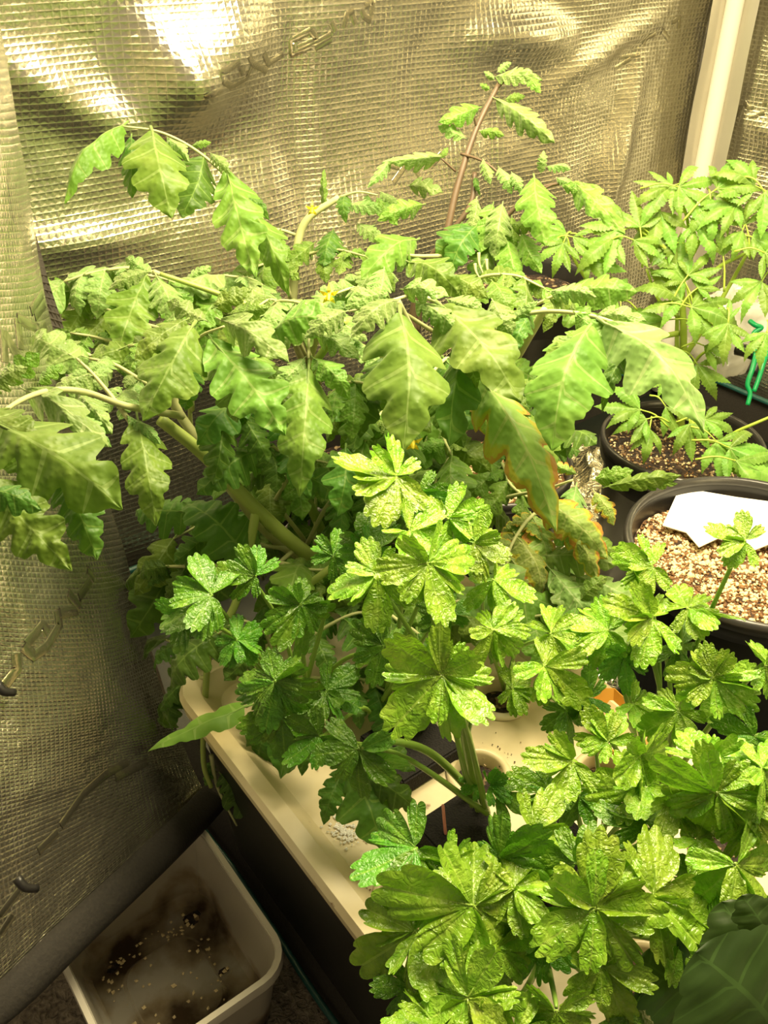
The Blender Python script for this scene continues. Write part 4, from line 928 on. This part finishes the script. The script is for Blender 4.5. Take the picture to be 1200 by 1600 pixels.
compound(LEAN, [(470, 850, .97), (420, 890, .95), (395, 880, .94)], explicit=[(400, 890, 283, 780, .93, .95, 1.0, 'tomato_dark', 0), (330, 880, 275, 870, .95, .96, .9, 'tomato_dark'), (260, 885, 215, 900, .96, .97, 1.1, 'tomato_dark')])

# ------------------------------------------------------------------ parsley
def imgdir(px, py, d, ang):
    a = D2(ang); p = P(px, py, d); q = P(px + 60 * math.cos(a), py + 60 * math.sin(a), d); return (q - p).normalized()
def parsley_leaf(plant, crown, px, py, d, size, ang, kind='parsley', face=.6, roll=0.0, n=3, r0=.0028):
    c = P(px, py, d); S = .93 * size * d / F
    y = imgdir(px, py, d, ang); face *= .8; nrm = UP * (1 - face) + (CAM - c).normalized() * face
    nrm = Matrix.Rotation(roll, 3, y) @ nrm; nrm = (nrm - y * nrm.dot(y)).normalized()
    y = (y - nrm * .15).normalized()
    pet_end = c - nrm * .004
    mid = crown.lerp(pet_end, .55) + Vector((R.uniform(-.01, .01), R.uniform(-.01, .01), .012)) - nrm * .01
    o, s = tube('leaf', [crown, mid, pet_end - nrm * .012, pet_end], r0, .0011, M['stalk'], plant, 8, 5)
    x = y.cross(nrm)
    arr = [(0, .62, .05), (78, .52, .0), (-78, .52, .0)] + ([(150, .40, 0), (-150, .40, 0)] if n > 3 else [])
    for (a, sc, off) in arr[:max(n, 3)]:
        a2 = D2(a + R.uniform(-20, 20)); dr = y * math.cos(a2) + x * math.sin(a2); tilt = R.uniform(-.55, .40)
        dr = (dr + nrm * tilt).normalized()
        nn = Matrix.Rotation(R.uniform(-.55, .55), 3, dr) @ nrm
        ob = bpy.data.objects.new('leaflet', R.choice(PAR[kind])); COL.objects.link(ob); ob.parent = o
        b_ = c + dr * S * .015; frame(ob, b_, dr, nn, S * sc * R.uniform(.80, 1.18), R.uniform(.95, 1.15), o)
    return o
def parsley_plant(label, cpx, leaves, group=None, r0=.0028):
    cr = Q(cpx[0], cpx[1], cpx[2]); pl = thing('parsley_plant', label, 'plant', cr)
    for l in leaves:
        px, py, d, size, ang = l[:5]; kd = l[5] if len(l) > 5 else 'parsley'; fc = l[6] if len(l) > 6 else .6; rl = l[7] if len(l) > 7 else R.uniform(-.3, .3)
        parsley_leaf(pl, cr + Vector((R.uniform(-.008, .008), R.uniform(-.008, .008), 0)), px, py, d, size, ang, kd, fc, rl, l[8] if len(l) > 8 else 3, r0)
    return pl
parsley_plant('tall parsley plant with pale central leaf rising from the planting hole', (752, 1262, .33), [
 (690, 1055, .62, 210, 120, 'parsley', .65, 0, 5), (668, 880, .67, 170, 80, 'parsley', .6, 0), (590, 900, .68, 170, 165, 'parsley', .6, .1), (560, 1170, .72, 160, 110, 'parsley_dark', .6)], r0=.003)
parsley_plant('parsley plant with leaf clusters reaching up in front of the drooping tomato leaves', (590, 1110, .30), [
 (640, 830, .70, 150, 30, 'parsley', .5), (620, 745, .73, 170, 200, 'parsley', .55), (655, 770, .74, 110, 60, 'parsley_dark', .5), (740, 850, .71, 130, 20, 'parsley', .4), (500, 1150, .75, 130, 130, 'parsley_dark', .6),
 (700, 960, .74, 110, 240, 'parsley_dark', .5), (700, 810, .72, 120, -30, 'parsley', .5), (580, 860, .74, 110, 250, 'parsley_dark', .5)], r0=.0026)
parsley_plant('parsley plant growing from the far planting hole left of the large pot', (795, 1075, .29), [
 (770, 905, .73, 130, 40, 'parsley', .5), (770, 985, .70, 140, 30, 'parsley', .5), (850, 1040, .70, 170, 50, 'parsley', .5), (800, 1075, .72, 110, 20, 'parsley', .5), (860, 990, .72, 140, -20, 'parsley', .5), (885, 1110, .75, 110, 60, 'parsley_dark', .6)], r0=.0022)
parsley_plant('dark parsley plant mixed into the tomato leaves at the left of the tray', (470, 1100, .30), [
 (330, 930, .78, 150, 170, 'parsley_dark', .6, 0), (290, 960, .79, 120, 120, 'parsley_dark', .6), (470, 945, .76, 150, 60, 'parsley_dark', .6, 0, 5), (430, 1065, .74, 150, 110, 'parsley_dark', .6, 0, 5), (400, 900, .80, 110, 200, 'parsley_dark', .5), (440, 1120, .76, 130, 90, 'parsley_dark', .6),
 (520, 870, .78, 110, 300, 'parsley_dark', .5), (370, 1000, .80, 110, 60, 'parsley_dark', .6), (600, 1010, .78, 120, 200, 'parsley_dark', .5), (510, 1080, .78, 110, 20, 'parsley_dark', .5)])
parsley_plant('parsley plant in front of the large pot on the right', (1020, 1250, .31), [
 (1020, 965, .70, 150, 200, 'parsley', .45, 0), (1075, 950, .70, 130, 10, 'parsley', .45), (1115, 1060, .66, 170, 100, 'parsley', .65, 0, 5), (950, 985, .73, 120, 180, 'parsley', .5), (975, 1025, .73, 110, 80, 'parsley_dark', .5), (1020, 885, .72, 110, 180, 'parsley', .25), (1165, 845, .68, 120, 190, 'parsley', .3), (1060, 1010, .72, 110, 40, 'parsley_dark', .5),
 (1060, 1110, .68, 120, 140, 'parsley', .5), (990, 1100, .71, 100, 30, 'parsley', .5), (1180, 1150, .66, 130, 120, 'parsley_dark', .6), (1195, 1040, .66, 120, 0, 'parsley', .5), (920, 1090, .76, 100, 180, 'parsley_dark', .5)])
parsley_plant('bushy parsley plant right of the black foam blocks', (930, 1340, .32), [
 (895, 1190, .66, 140, 200, 'parsley', .5, .2), (860, 1235, .68, 110, 190, 'parsley_dark', .5), (905, 1245, .68, 110, 110, 'parsley_dark', .6), (1000, 1180, .64, 160, 60, 'parsley', .5), (1010, 1230, .64, 140, 200, 'parsley', .5), (1100, 1190, .62, 150, -40, 'parsley', .5, 0),
 (1120, 1240, .60, 190, 110, 'parsley', .6, 0, 5), (1010, 1290, .63, 170, 200, 'parsley_dark', .6, 0), (1050, 1250, .62, 140, 40, 'parsley', .5), (1170, 1270, .60, 150, 60, 'parsley', .5), (950, 1160, .68, 110, 240, 'parsley', .5), (1150, 1350, .58, 170, 60, 'parsley', .5, 0), (1110, 1370, .60, 140, 140, 'parsley_dark', .6),
 (1090, 1310, .61, 130, 40, 'parsley', .5), (1190, 1200, .60, 130, 20, 'parsley', .5), (830, 1300, .62, 170, 10, 'parsley', .6, 0), (1195, 1420, .58, 130, 60, 'parsley_dark', .5)], r0=.0024)
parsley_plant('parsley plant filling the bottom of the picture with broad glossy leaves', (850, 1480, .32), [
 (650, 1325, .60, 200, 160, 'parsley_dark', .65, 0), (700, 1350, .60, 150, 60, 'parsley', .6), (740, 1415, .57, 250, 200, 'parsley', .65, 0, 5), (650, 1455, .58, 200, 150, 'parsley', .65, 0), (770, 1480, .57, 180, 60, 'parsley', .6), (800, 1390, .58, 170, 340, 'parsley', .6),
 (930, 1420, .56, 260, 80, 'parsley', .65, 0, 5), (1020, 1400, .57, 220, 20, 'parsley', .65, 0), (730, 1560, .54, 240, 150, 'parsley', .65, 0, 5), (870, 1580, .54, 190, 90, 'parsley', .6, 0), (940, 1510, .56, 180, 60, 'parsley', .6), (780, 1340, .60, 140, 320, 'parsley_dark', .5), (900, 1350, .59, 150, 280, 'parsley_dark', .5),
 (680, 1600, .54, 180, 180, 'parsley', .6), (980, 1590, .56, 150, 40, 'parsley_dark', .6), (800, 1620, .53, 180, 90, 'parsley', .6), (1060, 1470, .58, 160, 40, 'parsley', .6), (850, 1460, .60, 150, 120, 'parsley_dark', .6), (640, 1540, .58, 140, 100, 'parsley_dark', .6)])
# the thick parsley stalks standing free above the tray
pp = bpy.data.objects['parsley_plant']
stem(pp, [(758, 1272, .83), (742, 1215, .78), (728, 1150, .72), (725, 1120, .69)], .0055, .0042, 'stalk', 'stalk')
stem(pp, [(755, 1270, .84), (725, 1225, .81), (670, 1175, .77), (610, 1158, .735), (563, 1168, .72)], .0042, .003, 'stalk', 'stalk')
for a in ((745, 1095, .66), (715, 1090, .66), (690, 1090, .67)): stem(pp, [(728, 1152, .72), (a[0] * .5 + 364, 1120, .69), a], .003, .0018, 'stalk', 'stalk')
# little sprout and the broad dark leaf
spr = thing('sprout', 'small green seedling sprouting beside the planting hole', 'plant', Q(760, 1235, .31))
for (a, b_, c, d) in ((745, 1225, 718, 1240), (770, 1225, 792, 1212), (765, 1225, 775, 1205), (765, 1230, 800, 1250), (780, 1240, 830, 1265)): leaflet(spr, P(a, b_, .78), P(c, d, .77), 1, 0, 'parsley_dark', .6, meshes=PAR['parsley_dark'], name='leaf')
bl = thing('broad_leaf_plant', 'plant with very dark broad smooth leaves in the bottom right corner', 'plant', P(1250, 1700, .60))
for path, b0, t0_, wf, rl in (([(1250, 1700, .60), (1240, 1650, .53), (1215, 1640, .5)], (1235, 1660, .50), (1090, 1490, .49), 1.15, 0), ([(1250, 1700, .60), (1230, 1600, .56), (1200, 1550, .54)], (1225, 1620, .54), (1130, 1410, .55), .8, .1), ([(1250, 1700, .60), (1150, 1620, .60), (1100, 1560, .6)], (1110, 1600, .58), (1000, 1500, .57), 1.0, 0), ([(1250, 1700, .60), (1230, 1560, .56), (1215, 1500, .54)], (1215, 1500, .54), (1160, 1400, .54), .8, 0)):
    o, _ = tube('stem', [P(*p) for p in path], .003, .002, M['stalk'], bl, 8, 5)
    leaflet(bl, P(*b0), P(*t0_), wf, rl, face=.8, meshes=[BROAD], name='leaf')

# ------------------------------------------------------------------ serrated-leaf plant in the back pot
HP = thing('hemp_plant', 'bright green plant with serrated finger leaves growing in the back right pot', 'plant', (.462, 1.20, .262))
def hemp_leaf(px, py, d, size, ang, nb=5, face=.55, base=None, spread=34, roll=0):
    c = P(px, py, d); S = 1.0 * size * d / F; y = imgdir(px, py, d, ang); nrm = UP * (1 - face) + (CAM - c).normalized() * face
    nrm = Matrix.Rotation(roll, 3, y) @ nrm; nrm = (nrm - y * nrm.dot(y)).normalized(); x = y.cross(nrm)
    b_ = P(*base) if base else c - y * S * .7 - UP * .02
    o, _ = tube('leaf', [b_, b_.lerp(c, .5) + UP * .006, c], .0016, .0009, M['stem_lime'], HP, 6, 4)
    for k in range(nb):
        q = k - (nb - 1) / 2; a = D2(q * spread); L = S * (1 - .13 * abs(q) ** 1.4) * R.uniform(.92, 1.05)
        dr = (y * math.cos(a) + x * math.sin(a) - UP * .18 * R.random()).normalized()
        leaflet(o, c, c + dr * L, R.uniform(1.0, 1.35), R.uniform(-.25, .25), face=face, meshes=HEMP, name='blade')
stem(HP, [(1062, 700, 1.44), (1066, 600, 1.38), (1068, 520, 1.33), (1066, 450, 1.30), (1075, 380, 1.28)], .0065, .004, 'stem_lime')
br = [([(1068, 560, 1.36), (1120, 480, 1.32), (1165, 400, 1.28), (1195, 340, 1.26)], .004), ([(1066, 480, 1.32), (1120, 420, 1.28), (1165, 395, 1.26), (1220, 350, 1.25)], .0035), ([(1066, 520, 1.34), (980, 530, 1.33), (945, 480, 1.3), (900, 410, 1.28), (885, 370, 1.27)], .0045),
      ([(1066, 460, 1.3), (1050, 400, 1.28), (1000, 360, 1.27), (975, 345, 1.27)], .0035), ([(1070, 420, 1.29), (1100, 360, 1.27), (1115, 300, 1.26)], .0035), ([(1066, 500, 1.33), (1030, 470, 1.31), (1010, 420, 1.3)], .003),
      ([(1058, 560, 1.36), (1058, 500, 1.36), (1060, 440, 1.33)], .004), ([(1068, 640, 1.38), (1110, 690, 1.33), (1160, 670, 1.28), (1230, 640, 1.25)], .004), ([(1066, 600, 1.37), (1090, 560, 1.34), (1110, 545, 1.32)], .003), ([(1065, 450, 1.3), (1075, 350, 1.28), (1050, 290, 1.27)], .003)]
for p_, r_ in br: stem(HP, p_, r_, .0018, 'stem_lime')
for h in [(1050, 290, 1.26, 75, 160, 7), (1060, 292, 1.25, 85, 20, 5), (1120, 295, 1.24, 80, -30, 5), (1180, 290, 1.23, 75, 200, 5), (1195, 300, 1.22, 80, 60, 5), (1110, 320, 1.25, 70, 90, 5), (1000, 355, 1.26, 60, 260, 5), (975, 350, 1.26, 75, 180, 5), (960, 370, 1.26, 80, 140, 5), (990, 375, 1.25, 60, 30, 3),
          (885, 365, 1.27, 55, 170, 5), (895, 370, 1.26, 50, 20, 3), (880, 380, 1.26, 60, 110, 5), (1165, 350, 1.24, 50, -110, 5), (1175, 370, 1.24, 60, 20, 5), (1160, 360, 1.24, 50, 110, 3), (1130, 400, 1.26, 50, -100, 3), (1195, 395, 1.22, 70, 30, 5), (1070, 440, 1.28, 60, -120, 5), (1075, 430, 1.27, 60, -50, 5), (1065, 470, 1.28, 85, 200, 5),
          (1080, 480, 1.27, 90, 20, 5), (1060, 420, 1.28, 70, 240, 5), (965, 470, 1.29, 50, 170, 5), (960, 465, 1.29, 45, -60, 5), (970, 480, 1.28, 50, 90, 3), (1138, 505, 1.22, 65, 95, 5), (1138, 500, 1.23, 35, -85, 3), (1198, 520, 1.2, 60, 100, 5), (1040, 500, 1.3, 90, 170, 3), (1090, 570, 1.32, 70, 60, 5), (1050, 590, 1.32, 60, 200, 5),
          (1010, 655, 1.28, 60, 160, 5), (1000, 640, 1.28, 70, 190, 5), (1015, 670, 1.28, 55, 100, 3), (1078, 662, 1.27, 65, 85, 5), (1040, 635, 1.3, 60, 60, 3), (1120, 690, 1.25, 80, 50, 5), (1140, 700, 1.24, 90, 30, 5), (1150, 720, 1.22, 90, 20, 3), (1100, 655, 1.27, 60, 20, 5), (1090, 450, 1.27, 45, -30, 5), (1100, 540, 1.3, 50, 30, 3),
          (1030, 330, 1.27, 80, 100, 5), (1085, 350, 1.26, 70, 60, 5), (1150, 320, 1.24, 70, 150, 5), (935, 440, 1.28, 55, 110, 5), (915, 400, 1.27, 70, 20, 5), (1050, 380, 1.28, 60, 170, 5), (1190, 440, 1.23, 70, 120, 5)]: hemp_leaf(*h)
print('leaflets', CNT['leaflet'], 'objects', len(bpy.data.objects))
